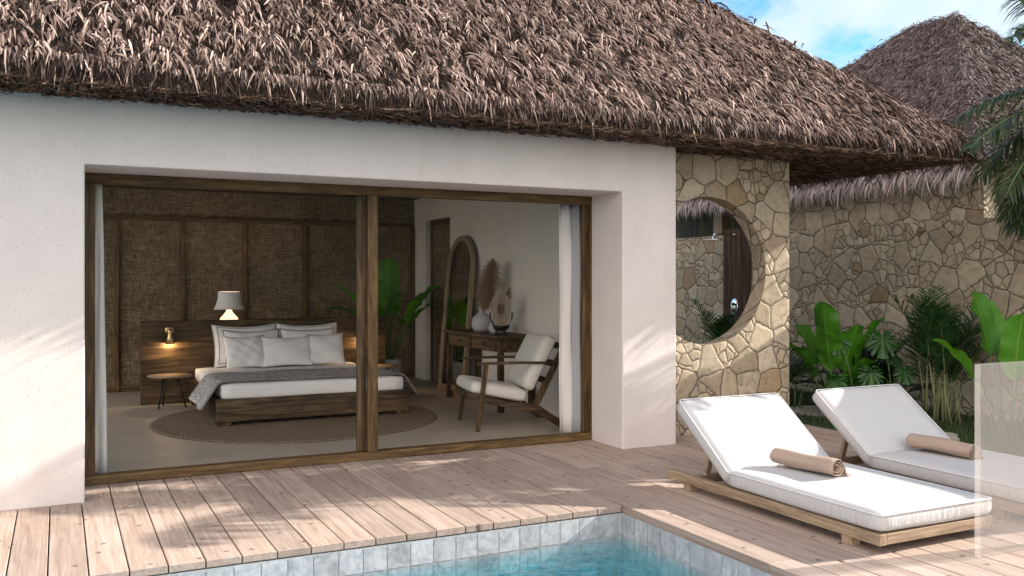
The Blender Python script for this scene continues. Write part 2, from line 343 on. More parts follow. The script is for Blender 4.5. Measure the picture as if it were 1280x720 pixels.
def shade_mat():
    m, nt, b = newmat('linen lamp shade'); f = noise(nt, coords(nt, (40, 40, 200), rnd=False), 1, 2)
    ln(nt, ramp(nt, f, [(.3, (.74, .72, .71)), (.7, (.82, .80, .78))]), b.inputs['Base Color']); b.inputs['Roughness'].default_value = .9
    return m
M['shade'] = shade_mat()

# ------------------------------------------------------------------ mesh builder
class MB:
    def __init__(s): s.v, s.f, s.r, s.uv, s.cur = [], [], [], {}, .5
    def face(s, idx): s.f.append(tuple(idx)); s.r.append(s.cur)
    def rnd(s): s.cur = random.random(); return s
    def obox(s, c, ax, h):
        """box at centre c with axes ax (3 vectors) and half sizes h"""
        n = len(s.v); c = Vector(c); ax = [Vector(a) for a in ax]
        for k in (-1, 1):
            for j in (-1, 1):
                for i in (-1, 1):
                    s.v.append(tuple(c + ax[0] * (h[0] * i) + ax[1] * (h[1] * j) + ax[2] * (h[2] * k)))
        for q in ((0, 2, 3, 1), (4, 5, 7, 6), (0, 1, 5, 4), (2, 6, 7, 3), (0, 4, 6, 2), (1, 3, 7, 5)): s.face([n + a for a in q])
        return s
    def box(s, x0, x1, y0, y1, z0, z1):
        return s.obox(((x0 + x1) / 2, (y0 + y1) / 2, (z0 + z1) / 2), ((1, 0, 0), (0, 1, 0), (0, 0, 1)), ((x1 - x0) / 2, (y1 - y0) / 2, (z1 - z0) / 2))
    def beam(s, a, b, w, t, side=(0, 1, 0)):
        """rectangular bar from a to b; w along 'side', t across"""
        a, b = Vector(a), Vector(b); d = (b - a); L = d.length; d.normalize()
        sd = Vector(side); sd = (sd - d * sd.dot(d)).normalized(); up = d.cross(sd)
        return s.obox((a + b) / 2, (d, sd, up), (L / 2, w / 2, t / 2))
    def tube(s, pts, rad, n=8, cap=True):
        pts = [Vector(p) for p in pts]; rad = rad if isinstance(rad, (list, tuple)) else [rad] * len(pts)
        base = len(s.v); ref = Vector((0, 0, 1))
        for i, p in enumerate(pts):
            d = (pts[min(i + 1, len(pts) - 1)] - pts[max(i - 1, 0)]).normalized()
            rf = ref if abs(d.dot(ref)) < .95 else Vector((1, 0, 0))
            a = d.cross(rf).normalized(); b = d.cross(a)
            for k in range(n):
                t = 2 * PI * k / n; s.v.append(tuple(p + a * (math.cos(t) * rad[i]) + b * (math.sin(t) * rad[i])))
        for i in range(len(pts) - 1):
            for k in range(n):
                k2 = (k + 1) % n; s.face((base + i * n + k, base + i * n + k2, base + (i + 1) * n + k2, base + (i + 1) * n + k))
        if cap:
            s.face([base + k for k in range(n)][::-1]); s.face([base + (len(pts) - 1) * n + k for k in range(n)])
        return s
    def lathe(s, prof, n=28, c=(0, 0, 0), closed=False):
        base = len(s.v)
        for r, z in prof:
            for k in range(n):
                t = 2 * PI * k / n; s.v.append((c[0] + r * math.cos(t), c[1] + r * math.sin(t), c[2] + z))
        for i in range(len(prof) - 1):
            for k in range(n):
                k2 = (k + 1) % n; s.face((base + i * n + k, base + i * n + k2, base + (i + 1) * n + k2, base + (i + 1) * n + k))
        if not closed:
            if prof[0][0] > 1e-4: s.face([base + k for k in range(n)][::-1])
            if prof[-1][0] > 1e-4: s.face([base + (len(prof) - 1) * n + k for k in range(n)])
        return s
    def grid(s, G, uv=True, close_u=False):
        """G[i][j] points"""
        base = len(s.v); a, b = len(G), len(G[0])
        for i in range(a):
            for j in range(b):
                s.v.append(tuple(G[i][j])); s.uv[len(s.v) - 1] = (j / (b - 1), i / (a - 1))
        for i in range(a - 1):
            for j in range(b - 1):
                s.face((base + i * b + j, base + i * b + j + 1, base + (i + 1) * b + j + 1, base + (i + 1) * b + j))
        return s
    def prism(s, poly, y0, y1, f=lambda x, z, y: (x, y, z)):
        n = len(s.v); m = len(poly)
        for y in (y0, y1):
            for x, z in poly: s.v.append(f(x, z, y))
        s.face([n + k for k in range(m)]); s.face([n + m + k for k in range(m)][::-1])
        for k in range(m):
            k2 = (k + 1) % m; s.face((n + k, n + m + k, n + m + k2, n + k2))
        return s
BASE = {}
def finish(name, me, mat, parent, kind=None):
    o = bpy.data.objects.new(name, me); COL.objects.link(o)
    for m in (mat if isinstance(mat, (list, tuple)) else [mat]): me.materials.append(m)
    if parent is not None: o.parent = parent; BASE[o.name] = BASE.get(parent.name, Vector())
    else: BASE[o.name] = Vector()
    if kind: o['kind'] = kind
    return o
def build(name, mb, mat, parent=None, smooth=False, bevel=0, segs=2, subd=0, solid=0, kind=None, local=False, recalc=True, loc=None):
    me = bpy.data.meshes.new(name)
    off = BASE.get(parent.name, Vector()) if (parent is not None and not local) else Vector()
    vs = [(a - off.x, b - off.y, c - off.z) for a, b, c in mb.v]
    me.from_pydata(vs, [], mb.f)
    at = me.attributes.new('rnd', 'FLOAT', 'FACE'); at.data.foreach_set('value', mb.r)
    if mb.uv:
        ul = me.uv_layers.new(name='uv'); arr = np.zeros((len(me.loops), 2)); vi = np.zeros(len(me.loops), dtype=np.int32)
        me.loops.foreach_get('vertex_index', vi)
        tab = np.zeros((len(vs), 2))
        for k, w in mb.uv.items(): tab[k] = w
        ul.data.foreach_set('uv', tab[vi].ravel().astype(np.float32))
    if recalc:
        bm = bmesh.new(); bm.from_mesh(me); bmesh.ops.recalc_face_normals(bm, faces=bm.faces); bm.to_mesh(me); bm.free()
    me.update()
    if smooth: me.polygons.foreach_set('use_smooth', [True] * len(me.polygons))
    o = finish(name, me, mat, parent, kind)
    if loc is not None and parent is None: o.location = loc; BASE[o.name] = Vector(loc)
    if solid: md = o.modifiers.new('solid', 'SOLIDIFY'); md.thickness = solid; md.offset = 0
    if bevel: md = o.modifiers.new('bevel', 'BEVEL'); md.width = bevel; md.segments = segs; md.limit_method = 'ANGLE'; md.angle_limit = R(35)
    if subd: md = o.modifiers.new('sub', 'SUBSURF'); md.levels = md.render_levels = subd
    return o
def thing(name, label, cat, loc=(0, 0, 0), group=None, rotz=0):
    o = bpy.data.objects.new(name, None); COL.objects.link(o); o.location = loc; o.rotation_euler = (0, 0, rotz)
    o.empty_display_size = .2
    BASE[o.name] = Vector(loc); o['label'] = label; o['category'] = cat
    if group: o['group'] = group
    return o
def tag(o, label, cat, group=None):
    o['label'] = label; o['category'] = cat
    if group: o['group'] = group
    return o
def strips(name, P, mat, parent, rnd, uv=False, off=Vector(), kind=None):
    """P: (N, rows, 2, 3) ribbons -> one mesh"""
    N, Rw = P.shape[:2]; P = P - np.array(off)
    me = bpy.data.meshes.new(name); nv = N * Rw * 2; nf = N * (Rw - 1)
    me.vertices.add(nv); me.vertices.foreach_set('co', P.reshape(-1).astype(np.float32))
    b = (np.arange(N) * Rw * 2)[:, None] + (np.arange(Rw - 1) * 2)[None, :]
    q = np.stack([b, b + 1, b + 3, b + 2], -1).reshape(-1)
    me.loops.add(nf * 4); me.loops.foreach_set('vertex_index', q.astype(np.int32))
    me.polygons.add(nf); me.polygons.foreach_set('loop_start', (np.arange(nf) * 4).astype(np.int32))
    me.update(calc_edges=True)
    at = me.attributes.new('rnd', 'FLOAT', 'FACE'); at.data.foreach_set('value', np.repeat(rnd, Rw - 1).astype(np.float32))
    if uv:
        tab = np.zeros((N, Rw, 2, 2)); tab[:, :, 1, 0] = 1; tab[..., 1] = np.linspace(0, 1, Rw)[None, :, None]
        tab = tab.reshape(-1, 2); ul = me.uv_layers.new(name='uv'); ul.data.foreach_set('uv', tab[q].ravel().astype(np.float32))
    return finish(name, me, mat, parent, kind)

# ================================================================== SETTING
XP, YP = 3.573, 5.42                  # pool corner (right wall, far wall)
BW = .2017
# --- deck boards
def deck():
    mb = MB(); g = .007
    def board(x0, x1, y0, y1):
        cuts = [y0]
        while cuts[-1] < y1 - 3.2: cuts.append(cuts[-1] + random.uniform(2.4, 4.2))
        cuts = [c for c in cuts if c < y1 - .5] + [y1]
        for a, b in zip(cuts[:-1], cuts[1:]):
            mb.rnd().box(x0 + g / 2 + random.uniform(0, .002), x1 - g / 2, a + .0015, b - .0015, -.045, random.uniform(-.0015, .0008))
    for k in range(46): board(XP - BW * (k + 1), XP - BW * k, YP, 7.95)
    for k in range(19): board(XP + BW * k, XP + BW * (k + 1), -5, 7.95 if k < 9 else 9.6)
    for k in range(44): mb.rnd(); yb = YP - .245 * k; mb.box(XP + .001, XP + .03, yb - .243, yb - .002, -.052, -.0462)
    o = build('pool_deck', mb, M['deck'], bevel=.003, segs=1, kind='structure')
deck()
MB_ = MB()
X0, X1, Y0, Y1 = -5.7, XP + .004, -5.0, YP + .004
for a in ((-60, X0 - .02, -60, 80), (X1 + .03, 60, -60, 80), (X0 - .02, X1 + .03, -60, Y0 - .02), (X0 - .02, X1 + .03, Y1 + .02, 80)):
    x0, x1, y0, y1 = a; n = len(MB_.v); MB_.v += [(x0, y0, -.12), (x1, y0, -.12), (x1, y1, -.12), (x0, y1, -.12)]; MB_.face((n, n + 1, n + 2, n + 3))
build('ground', MB_, M['soil'], kind='structure')
_t = MB().box(-9, -1.26, 6.7, 16, -.1, -.03); build('bounce_terrace', _t, M['flag'], kind='structure')  # unseen pale paving, added to bounce sky light through the left opening
# --- pool basin: real tiles on a grout bed
def pool():
    T = .1545; g = .0035; dep = 7; zt = -.0525
    gr = MB(); ti = MB(); zb = zt - dep * T
    e = .003
    gr.box(X0, X1, Y1, Y1 + .05, zb - .05, zt); gr.box(X1, X1 + .05, Y0, Y1 + .05, zb - .05, zt - .001)
    gr.box(X0, X1, Y0 - .05, Y0, zb - .05, zt); gr.box(X0 - .05, X0, Y0, Y1, zb - .05, zt - .001); gr.box(X0, X1, Y0, Y1, zb - .05, zb)
    def quad(p, a, b):
        n = len(ti.v); p = Vector(p); a = Vector(a); b = Vector(b)
        ti.v += [tuple(p), tuple(p + a), tuple(p + a + b), tuple(p + b)]; ti.rnd().face((n, n + 1, n + 2, n + 3))
    for r in range(dep):
        z = zt - (r + 1) * T
        for k in range(int((X1 - X0) / T)): quad((X1 - .045 - (k + 1) * T + g, Y1 - e, z + g), (T - 2 * g, 0, 0), (0, 0, T - 2 * g))
        quad((X1 - .045 + g, Y1 - e, z + g), (.045 - 2 * g, 0, 0), (0, 0, T - 2 * g))
        for k in range(int((Y1 - Y0) / T)): quad((X1 - e, Y1 - .004 - (k + 1) * T + g, z + g), (0, T - 2 * g, 0), (0, 0, T - 2 * g))
    for i in range(int((X1 - X0) / T)):
        for j in range(int((Y1 - Y0) / T)):
            quad((X1 - (i + 1) * T + g, Y1 - (j + 1) * T + g, zb + e), (T - 2 * g, 0, 0), (0, T - 2 * g, 0))
    o = build('pool', gr, M['grout'], kind='structure')
    t = build('tile_lining', ti, M['tile'], o)
    w = MB().box(X0 + .002, X1 - .0045, Y0 + .002, Y1 - .0045, zb + .006, -.207)
    build('water', w, M['water'], kind='structure')
pool()
# --- garden bed and turf
MBg = MB(); nx, ny = 20, 60
G = [[(7.41 + 2.42 * j / nx, -3 + 18 * i / ny, -.035 + .02 * math.sin(i * 1.3) * math.sin(j * 1.1)) for j in range(nx + 1)] for i in range(ny + 1)]
MBg.grid(G); build('lawn', MBg, M['lawn'], kind='structure', smooth=True)
N = 26000
p = np.stack([rng.uniform(7.43, 9.75, N), rng.uniform(4.4, 11.5, N), np.full(N, -.05)], -1)
a = rng.uniform(0, 2 * PI, N); L = rng.uniform(.03, .09, N); wv = np.stack([np.cos(a), np.sin(a), 0 * a], -1) * .0035
ld = np.stack([rng.normal(0, .35, N), rng.normal(0, .35, N), np.ones(N)], -1)
P = np.zeros((N, 3, 2, 3))
for r_, (t_, w_) in enumerate(((0, 1), (.6, .8), (1, .1))):
    q = p + ld * (L * t_)[:, None] + np.stack([np.cos(a * 3), np.sin(a * 3), 0 * a], -1) * (L * t_ ** 2 * .4)[:, None]
    P[:, r_, 0] = q - wv * w_; P[:, r_, 1] = q + wv * w_
o = strips('grass', P, M['grass'], None, rng.uniform(0, 1, N), kind='stuff'); tag(o, 'short dark green turf growing in the shaded garden bed by the stone wall', 'grass')
for i, (x, y, rx, ry, lab) in enumerate(((8.3, 8.35, .42, .34, 'pale flat stepping stone in the turf just right of the round-holed stone wall'),
                                   (7.95, 6.42, .34, .30, 'pale flat stepping stone in the turf behind the shaded lounger'))):
    mb = MB(); pr = []
    for k in range(22):
        t = 2 * PI * k / 22; q = 1 + .09 * math.sin(3 * t + i) + .05 * math.sin(5 * t + 2 * i); pr.append((rx * q * math.cos(t), ry * q * math.sin(t)))
    mb.prism(pr, -.07, .012, lambda X, Z, Y: (X, Z, Y))
    tag(build('stepping_stone', mb, M['flag'], loc=(x, y, 0), bevel=.012), lab, 'stepping stone')

# ================================================================== VILLA
YF = 7.23; YD = 7.84; HT = 2.435; ZE = 2.92; XL = -1.25; XR = 5.25; YB = 14.15
villa = thing('villa', 'white plastered villa with shaggy thatched roof and wide open-fronted bedroom', 'villa', (1.4, YF, 0))
mb = MB()     # front wall with the deep door opening, one skin
mb.prism([(XL, -.1), (.165, -.1), (.165, HT), (4.77, HT), (4.77, -.1), (5.395, -.1), (5.395, 3.2), (XL, 3.2)], YF, YD + .06)
build('front_wall', mb, M['plaster'], villa, bevel=.012, segs=2)
mb = MB()
# right wall with closet recess, back wall lining carcass, left wall with an unseen opening, added wide to light the room
def wall_yz(mb, x0, x1, y0, y1, z0, z1, hole=None):
    if not hole: return mb.box(x0, x1, y0, y1, z0, z1)
    a, b, c, d = hole
    poly = [(y0, z0), (a, z0), (a, d), (b, d), (b, z0), (y1, z0), (y1, z1), (y0, z1)] if c <= z0 else None
    if poly: return mb.prism(poly, x0, x1, lambda y, z, x: (x, y, z))
    mb.box(x0, x1, y0, y1, z0, c); mb.box(x0, x1, y0, y1, d, z1); mb.box(x0, x1, y0, a, c + .001, d - .001); mb.box(x0, x1, b, y1, c + .001, d - .001); return mb
wall_yz(mb, XR, XR + .15, YD + .061, YB + .3, -.05, 3.15, (12.62, 13.62, -.05, 2.55))
build('side_wall', mb, M['plaster_in'], villa)
mb = MB(); wall_yz(mb, XL, XL + .2, YD + .061, YB + .3, -.05, 3.15, (8.1, 13.9, .06, 2.95)); build('side_wall', mb, M['plaster_in'], villa)
build('ceiling', MB().box(XL + .2, XR + .13, YD + .062, YB + .28, 3.02, 3.14), M['ceiling'], villa)
mb = MB().box(XL + .2, XR - .002, YB, YB + .25, 0, 3.018)
bw = build('back_wall', mb, M['burlap'], villa)
mb = MB(); st = [-.98, -.16, .73, 1.625, 2.51, 3.42, 4.345, 5.205]
for x in st: build('moulding', MB().rnd().box(x - .038, x + .038, YB - .055, YB - .001, .001, 2.46), W['frame_z'], bw, bevel=.012)
for za_, zb_ in ((2.461, 2.525), (.001, .09)): build('rail', MB().rnd().box(-1.04, 5.24, YB - .052, YB - .001, za_, zb_) if za_ > 1 else MB().rnd().box(-1.04, 5.24, YB - .030, YB - .001, za_, zb_), W['frame_x'], bw, bevel=.012)
# closet door in the right wall
dr = build('closet_door', MB().box(XR + .09, XR + .12, 12.625, 13.615, 0, 2.545), M['burlap'], villa)
mb = MB()
for y in (12.66, 13.58): mb.rnd().box(XR + .07, XR + .09, y - .035, y + .035, 0, 2.545)
mb.rnd().box(XR + .07, XR + .09, 12.70, 13.54, 2.47, 2.545); build('door_frame', mb, W['dark_z'], dr, bevel=.004)
build('interior_floor', MB().box(XL + .2, XR + .12, YD - .02, YB + .2, -.1, -.002), M['concrete'], kind='structure')
# sliding door
fr = build('sliding_door', MB().rnd().box(.18, 4.838, YD - .06, YD + .055, 2.355, 2.432), W['frame_x'], villa, bevel=.006)
mb = MB(); mb.rnd().box(.18, .252, YD - .059, YD + .054, .074, 2.354); build('stile', mb, W['frame_z'], fr, bevel=.006)
mb = MB(); mb.rnd().box(4.704, 4.838, YD + .0, YD + .054, .074, 2.354); mb.rnd().box(4.765, 4.838, YD - .059, YD - .001, .074, 2.354); build('stile', mb, W['frame_z'], fr, bevel=.006)
mb = MB(); mb.rnd().box(.18, 4.838, YD - .061, YD + .056, .002, .073); build('threshold', mb, W['frame_x'], fr, bevel=.006)
mb = MB(); mb.rnd().box(2.452, 2.545, YD - .058, YD - .006, .074, 2.354); build('mullion', mb, W['frame_z'], fr, bevel=.005)
mb = MB(); mb.rnd().box(2.372, 2.455, YD - .001, YD + .045, .074, 2.354); build('mullion', mb, W['dark_z'], fr, bevel=.005)
build('pane', MB().box(.25, 2.375, YD + .018, YD + .026, .07, 2.357), M['glass'], fr)
build('pane', MB().box(2.54, 4.768, YD - .034, YD - .026, .07, 2.357), M['glass'], fr)

# --- thatch -------------------------------------------------------------
def thatch_blades(p, u, d, n, L, Wd, spread, lift, curl, grav=.25):
    """p (N,3); u along eave, d down the slope, n outward (N,3 or 3) -> ribbons"""
    N = len(p); a = rng.normal(0, spread, N); ph = lift
    dr = d * np.cos(a)[:, None] + u * np.sin(a)[:, None]
    sd = np.cross(dr, n); sd /= np.linalg.norm(sd, axis=1)[:, None]
    tw = rng.normal(0, .7, N); sd = sd * np.cos(tw)[:, None] + n * np.sin(tw)[:, None]
    d1 = dr * np.cos(ph)[:, None] + n * np.sin(ph)[:, None]
    p2 = ph - curl; d2 = dr * np.cos(p2)[:, None] + n * np.sin(p2)[:, None]
    p3 = p2 - curl; d3 = dr * np.cos(p3)[:, None] + n * np.sin(p3)[:, None]
    dn = np.array([0, 0, -1.0]) * grav; d2 = d2 + dn * .5; d3 = d3 + dn
    sway = u * rng.normal(0, .18, N)[:, None]; d3 = d3 + sway
    q0 = p; q1 = q0 + d1 * (L * .35)[:, None]; q2 = q1 + d2 * (L * .35)[:, None]; q3 = q2 + d3 * (L * .3)[:, None]
    P = np.zeros((N, 4, 2, 3))
    for i, (q, w) in enumerate(((q0, .55), (q1, 1), (q2, .8), (q3, .06))):
        P[:, i, 0] = q - sd * (Wd * w / 2)[:, None]; P[:, i, 1] = q + sd * (Wd * w / 2)[:, None]
    return P
def slope_points(A, B, Ct, Dt, dens, eaveboost=0):
    """quad A,B eave; Dt,Ct top (A->Dt, B->Ct). random points"""
    A, B, Ct, Dt = [np.array(q, float) for q in (A, B, Ct, Dt)]
    e0 = np.linalg.norm(B - A); e1 = np.linalg.norm(Ct - Dt); h = np.linalg.norm((Dt + Ct) / 2 - (A + B) / 2)
    area = (e0 + e1) / 2 * h; n = int(area * dens)
    t = rng.uniform(0, 1, n * 2); keep = rng.uniform(0, 1, n * 2) < (1 - t * (1 - e1 / e0)); t = t[keep][:n]
    s = rng.uniform(0, 1, len(t))
    lo = A + (B - A) * s[:, None]; hi = Dt + (Ct - Dt) * s[:, None]
    return lo + (hi - lo) * t[:, None], t
def thatch_face(quad, dens, Lr, Wr, clump=9, bumpy=.06, lift=(.25, .25), lean=0.0, curl=(.1, .45), cmul=1.0, cadd=0.0, spread=.28, jit=.024):
    A, B, Ct, Dt = [np.array(q, float) for q in quad]
    u = (B - A) / np.linalg.norm(B - A); up = (Dt + Ct) / 2 - (A + B) / 2; nn = np.cross(u, up); nn /= np.linalg.norm(nn)
    if nn[2] < 0: nn = -nn
    d = -np.cross(nn, u); d = d if d[2] < 0 else -d
    c, t = slope_points(A, B, Ct, Dt, dens / clump); N = len(c)
    p = np.repeat(c, clump, 0); n = len(p)
    cl_a = np.repeat(rng.normal(lean, .25, N), clump); cl_l = np.repeat(np.abs(rng.normal(lift[0], lift[1], N)), clump); cl_s = np.repeat(rng.uniform(.7, 1.3, N), clump)
    cl_c = np.repeat(rng.normal(0, .12, N), clump)
    p = p + u * rng.normal(0, jit, n)[:, None] + d * rng.normal(0, .035, n)[:, None] + nn * (rng.uniform(-.01, bumpy, n) + 0)[:, None]
    dd = d[None] * np.cos(cl_a)[:, None] + u[None] * np.sin(cl_a)[:, None]; uu = u[None] * np.cos(cl_a)[:, None] - d[None] * np.sin(cl_a)[:, None]
    L = rng.uniform(*Lr, n) * cl_s; Wd = rng.uniform(*Wr, n)
    P = thatch_blades(p, uu, dd, np.repeat(nn[None], n, 0), L, Wd, spread, cl_l + rng.normal(0, .12, n), rng.uniform(*curl, n), .35)
    rn = np.clip((rng.beta(2, 2.2, n) + cl_c) * cmul + cadd, 0, 1)
    return P, rn
XE0, XE1, YE, SL = -1.7, 9.0, 6.7, .90
def roofz(s): return 3.04 + SL * s
RH = 3.9      # run to the ridge
A_, B_ = (XE0, YE, 3.04), (XE1, YE, 3.04); C_, D_ = (XE1 - RH, YE + RH, roofz(RH)), (XE0 + RH - 2.2, YE + RH, roofz(RH)); YE2 = YE + 2 * RH
B2, A2 = (XE1, YE2, 3.04), (XE0, YE2, 3.04)
YW_ = 9.85; sw_ = YW_ - YE; CW = (XE1 - sw_, YW_, roofz(sw_)); XW = CW[0]
mb = MB(); mb.v = [A_, B_, CW, (XW, YE + RH, roofz(RH)), D_, A2, (XW, YE2, 3.04), (XE1, YW_, 3.04), (XW, YW_, 3.04),
        (XE0, YE, ZE), (XE1, YE, ZE), (XE1, YW_, ZE), (XW, YW_, ZE), (XW, YE2, ZE), (XE0, YE2, ZE)]
for f in ((0, 1, 2, 3, 4), (1, 7, 2), (7, 8, 2), (2, 8, 6, 3), (4, 3, 6, 5), (5, 0, 4), (9, 10, 1, 0), (10, 11, 7, 1), (11, 12, 8, 7), (12, 13, 6, 8), (13, 14, 5, 6), (14, 9, 0, 5)): mb.face(f)
roof = build('roof', mb, M['thatch_base'], villa)
off = BASE[villa.name]
Ps, Rs = [], []
cut = 2.75 / RH
lerp = lambda a, b, t: tuple(a[i] + (b[i] - a[i]) * t for i in range(3))
FA, FB = (-1.5, YE, 3.04), B_
FA, FB = (-1.5, YE + .06, 3.094), (XE1 - .06, YE + .06, 3.094)
QF = (FA, FB, lerp(B_, C_, cut), (-1.5, YE + 2.75, roofz(2.75)))
P, r_ = thatch_face(QF, 2000, (.12, .24), (.008, .017), clump=12, bumpy=.02, lift=(.05, .06), cmul=.27); Ps.append(P); Rs.append(r_)
P, r_ = thatch_face(QF, 760, (.07, .155), (.009, .019), clump=7, bumpy=.10, lift=(.12, .15), lean=.05, curl=(-.05, .22), cmul=.75, cadd=.25, spread=.15, jit=.016); Ps.append(P); Rs.append(r_)
P, r_ = thatch_face(QF, 80, (.13, .24), (.009, .018), clump=5, bumpy=.12, lift=(.22, .2), lean=.05, curl=(0, .3), cmul=.5, cadd=.5, spread=.22); Ps.append(P); Rs.append(r_)
# right hip face, and over the hip line
P, r_ = thatch_face((B_, (XE1, YW_, 3.04), (XE1 - 2.75, YW_, roofz(2.75)), lerp(B_, C_, cut)), 1300, (.13, .32), (.012, .028), clump=9); Ps.append(P); Rs.append(r_)
n = 2600; t = rng.uniform(0, cut, n); hb = np.array(B_) + (np.array(C_) - np.array(B_)) * t[:, None]
hu = np.array([[0.7, .7, 0]]).repeat(n, 0); hd = np.array(B_) - np.array(C_); hd /= np.linalg.norm(hd); hn = np.array([0, 0, 1.0]); 
P = thatch_blades(hb + rng.normal(0, .04, (n, 3)), hu, hd[None].repeat(n, 0), hn[None].repeat(n, 0), rng.uniform(.15, .38, n), rng.uniform(.012, .028, n), .9, rng.uniform(0, .35, n), rng.uniform(.1, .4, n)); Ps.append(P); Rs.append(rng.beta(2, 2, n))
# eave fringe, front and right
for (q0, q1, un, nn_, cnt) in (((-1.5, YE, 3.03), (XE1, YE, 3.03), (1, 0, 0), (0, -1, 0), 5600), ((XE1, YE, 3.03), (XE1, YW_, 3.03), (0, 1, 0), (1, 0, 0), 1800)):
    n = cnt; q0, q1 = np.array(q0), np.array(q1); s = rng.uniform(0, 1, n)
    p = q0 + (q1 - q0) * s[:, None] + np.array([0, 0, 1.0]) * rng.uniform(.02, .09, n)[:, None] - np.array(nn_) * rng.uniform(0, .06, n)[:, None]
    dvec = np.array([0, 0, -.72]) + np.array(nn_) * .70; dvec /= np.linalg.norm(dvec); nv = np.array([0, 0, .7]) + np.array(nn_) * .72; nv /= np.linalg.norm(nv)
    L = np.where(rng.uniform(0, 1, n) < .06, rng.uniform(.11, .19, n), rng.uniform(.04, .085, n))
    P = thatch_blades(p, np.array(un, float)[None].repeat(n, 0), dvec[None].repeat(n, 0), nv[None].repeat(n, 0), L, rng.uniform(.008, .020, n), .3, rng.normal(.02, .15, n), rng.uniform(0, .3, n), .9); Ps.append(P); Rs.append(rng.beta(2, 1.8, n))
for (q0, q1, nn_, cnt) in (((-1.5, YE, 0), (XE1, YE, 0), (0, -1.0, 0), 7000), ((XE1, YE, 0), (XE1, YW_, 0), (1.0, 0, 0), 1500)):
    n = cnt; q0, q1 = np.array(q0, float), np.array(q1, float); s_ = rng.uniform(0, 1, n); p = q0 + (q1 - q0) * s_[:, None]; p[:, 2] = rng.uniform(ZE, 3.04, n)
    uu_ = (q1 - q0) / np.linalg.norm(q1 - q0); nv = np.array(nn_)[None].repeat(n, 0)
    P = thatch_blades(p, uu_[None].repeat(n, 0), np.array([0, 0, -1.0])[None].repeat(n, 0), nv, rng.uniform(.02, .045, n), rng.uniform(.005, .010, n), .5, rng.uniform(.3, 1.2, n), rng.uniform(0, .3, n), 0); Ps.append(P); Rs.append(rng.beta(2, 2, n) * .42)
strips('thatch', np.concatenate(Ps), M['thatch'], roof, np.concatenate(Rs), off=off)
# soffit with hanging stubble
mb = MB(); mb.v = [(XE0, YE, ZE - .001), (XE1, YE, ZE - .001), (XE1, YW_, ZE - .001), (XW, YW_, ZE - .001), (XW, YE2, ZE - .001), (XE0, YE2, ZE - .001)]; mb.face((0, 5, 4, 3, 2, 1))
sf = build('soffit', mb, M['thatch_base'], roof)
Ps, Rs = [], []
for (x0, x1, y0, y1, dn) in ((-1.2, 7.2, YE - .01, YF + .03, 3600), (5.2, 9.02, YE - .01, 7.62, 2200), (7.1, 9.02, 7.6, 9.85, 2300)):
    n = int((x1 - x0) * (y1 - y0) * dn); p = np.stack([rng.uniform(x0, x1, n), rng.uniform(y0, y1, n), np.full(n, ZE + .004)], -1)
    nvec = np.array([0, 0, -1.0])[None].repeat(n, 0); dv = np.array([0.15, -1.0, -.1])[None].repeat(n, 0); uv_ = np.array([1.0, 0, 0])[None].repeat(n, 0)
    P = thatch_blades(p, uv_, dv, nvec, rng.uniform(.05, .15, n), rng.uniform(.006, .014, n), .5, rng.uniform(.05, .5, n), rng.uniform(.1, .4, n), 0.0); Ps.append(P); Rs.append(rng.beta(1.6, 2.2, n))
strips('thatch_stubble', np.concatenate(Ps), M['thatch_under'], sf, np.concatenate(Rs), off=off)

# --- stone wall with the round opening
cx, cz, cr = 6.07, 1.697, .775; ya, yb = 7.58, 7.78; xl, xr = 5.397, 7.18
ang = math.acos((xl - cx) / cr)
arc = [(cx + cr * math.cos(t), cz + cr * math.sin(t)) for t in np.linspace(ang, -ang, 65)]
sw = thing('stone_wall', 'crazy-paved stone wall with a big round opening at the villa corner', 'stone wall', (6.3, ya, 0))
mb = MB(); mb.prism([(xl, -.1), (xr, -.1), (xr, ZE - .01), (xl, ZE - .01)] + arc, ya, yb)
o = build('masonry', mb, M['stone_xz'], sw, recalc=True)
bm = bmesh.new(); bm.from_mesh(o.data); bmesh.ops.triangulate(bm, faces=[f for f in bm.faces if len(f.verts) > 4]); bm.to_mesh(o.data); bm.free()

# --- garden wall and neighbouring villa
XG = 9.8; ZG = 2.335
gw = thing('garden_wall', 'long beige crazy-paved garden wall behind the tropical plants', 'garden wall', (XG, 7, 0))
build('masonry', MB().box(XG, XG + .14, 3.0, 15.5, -.1, ZG), M['stone_yz'], gw)
cp = build('coping', MB().box(XG - .002, XG + .138, 3.0, 6.95, ZG + .045, ZG + .17), M['stone_cap'], gw)
mb = MB()
for y in np.arange(3.1, 6.9, .9): mb.box(XG + .03, XG + .10, y, y + .07, ZG + .001, ZG + .044)
build('spacer', mb, M['stone_cap'], gw)
v2 = thing('villa', 'neighbouring villa with tall hipped thatched roof beyond the garden wall', 'villa', (12, 10, 0))
build('wall', MB().box(XG + .15, XG + .35, 7.25, 10.6, -.1, 3.0), M['stone_yz'], v2)
build('wall', MB().box(XG + .9, XG + 1.1, 10.6, 17.5, -.1, 3.0), W['dark_z'], v2)  # dark timber in place of the deep shade under the eave
build('front_wall', MB().box(XG + .352, 16.8, 7.26, 7.46, -.1, 3.0), M['stone_xz'], v2)
mb = MB().box(XG + .25, XG + .45, 12.2, 12.42, -.1, 2.95); build('post', mb, W['teak_z'], v2)
E0 = (9.86, 7.22, 3.02); xa, yn, yf, za = 13.35, 10.25, 11.25, 5.98
y2 = yf + (xa - E0[0]) + .4
mb = MB(); e2 = 17.2
mb.v = [E0, (E0[0], y2, 3.02), (xa, yf, za), (xa, yn, za), (e2, E0[1], 3.02), (e2, y2, 3.02), (E0[0], E0[1], 2.95), (E0[0], y2, 2.95), (e2, y2, 2.95), (e2, E0[1], 2.95)]
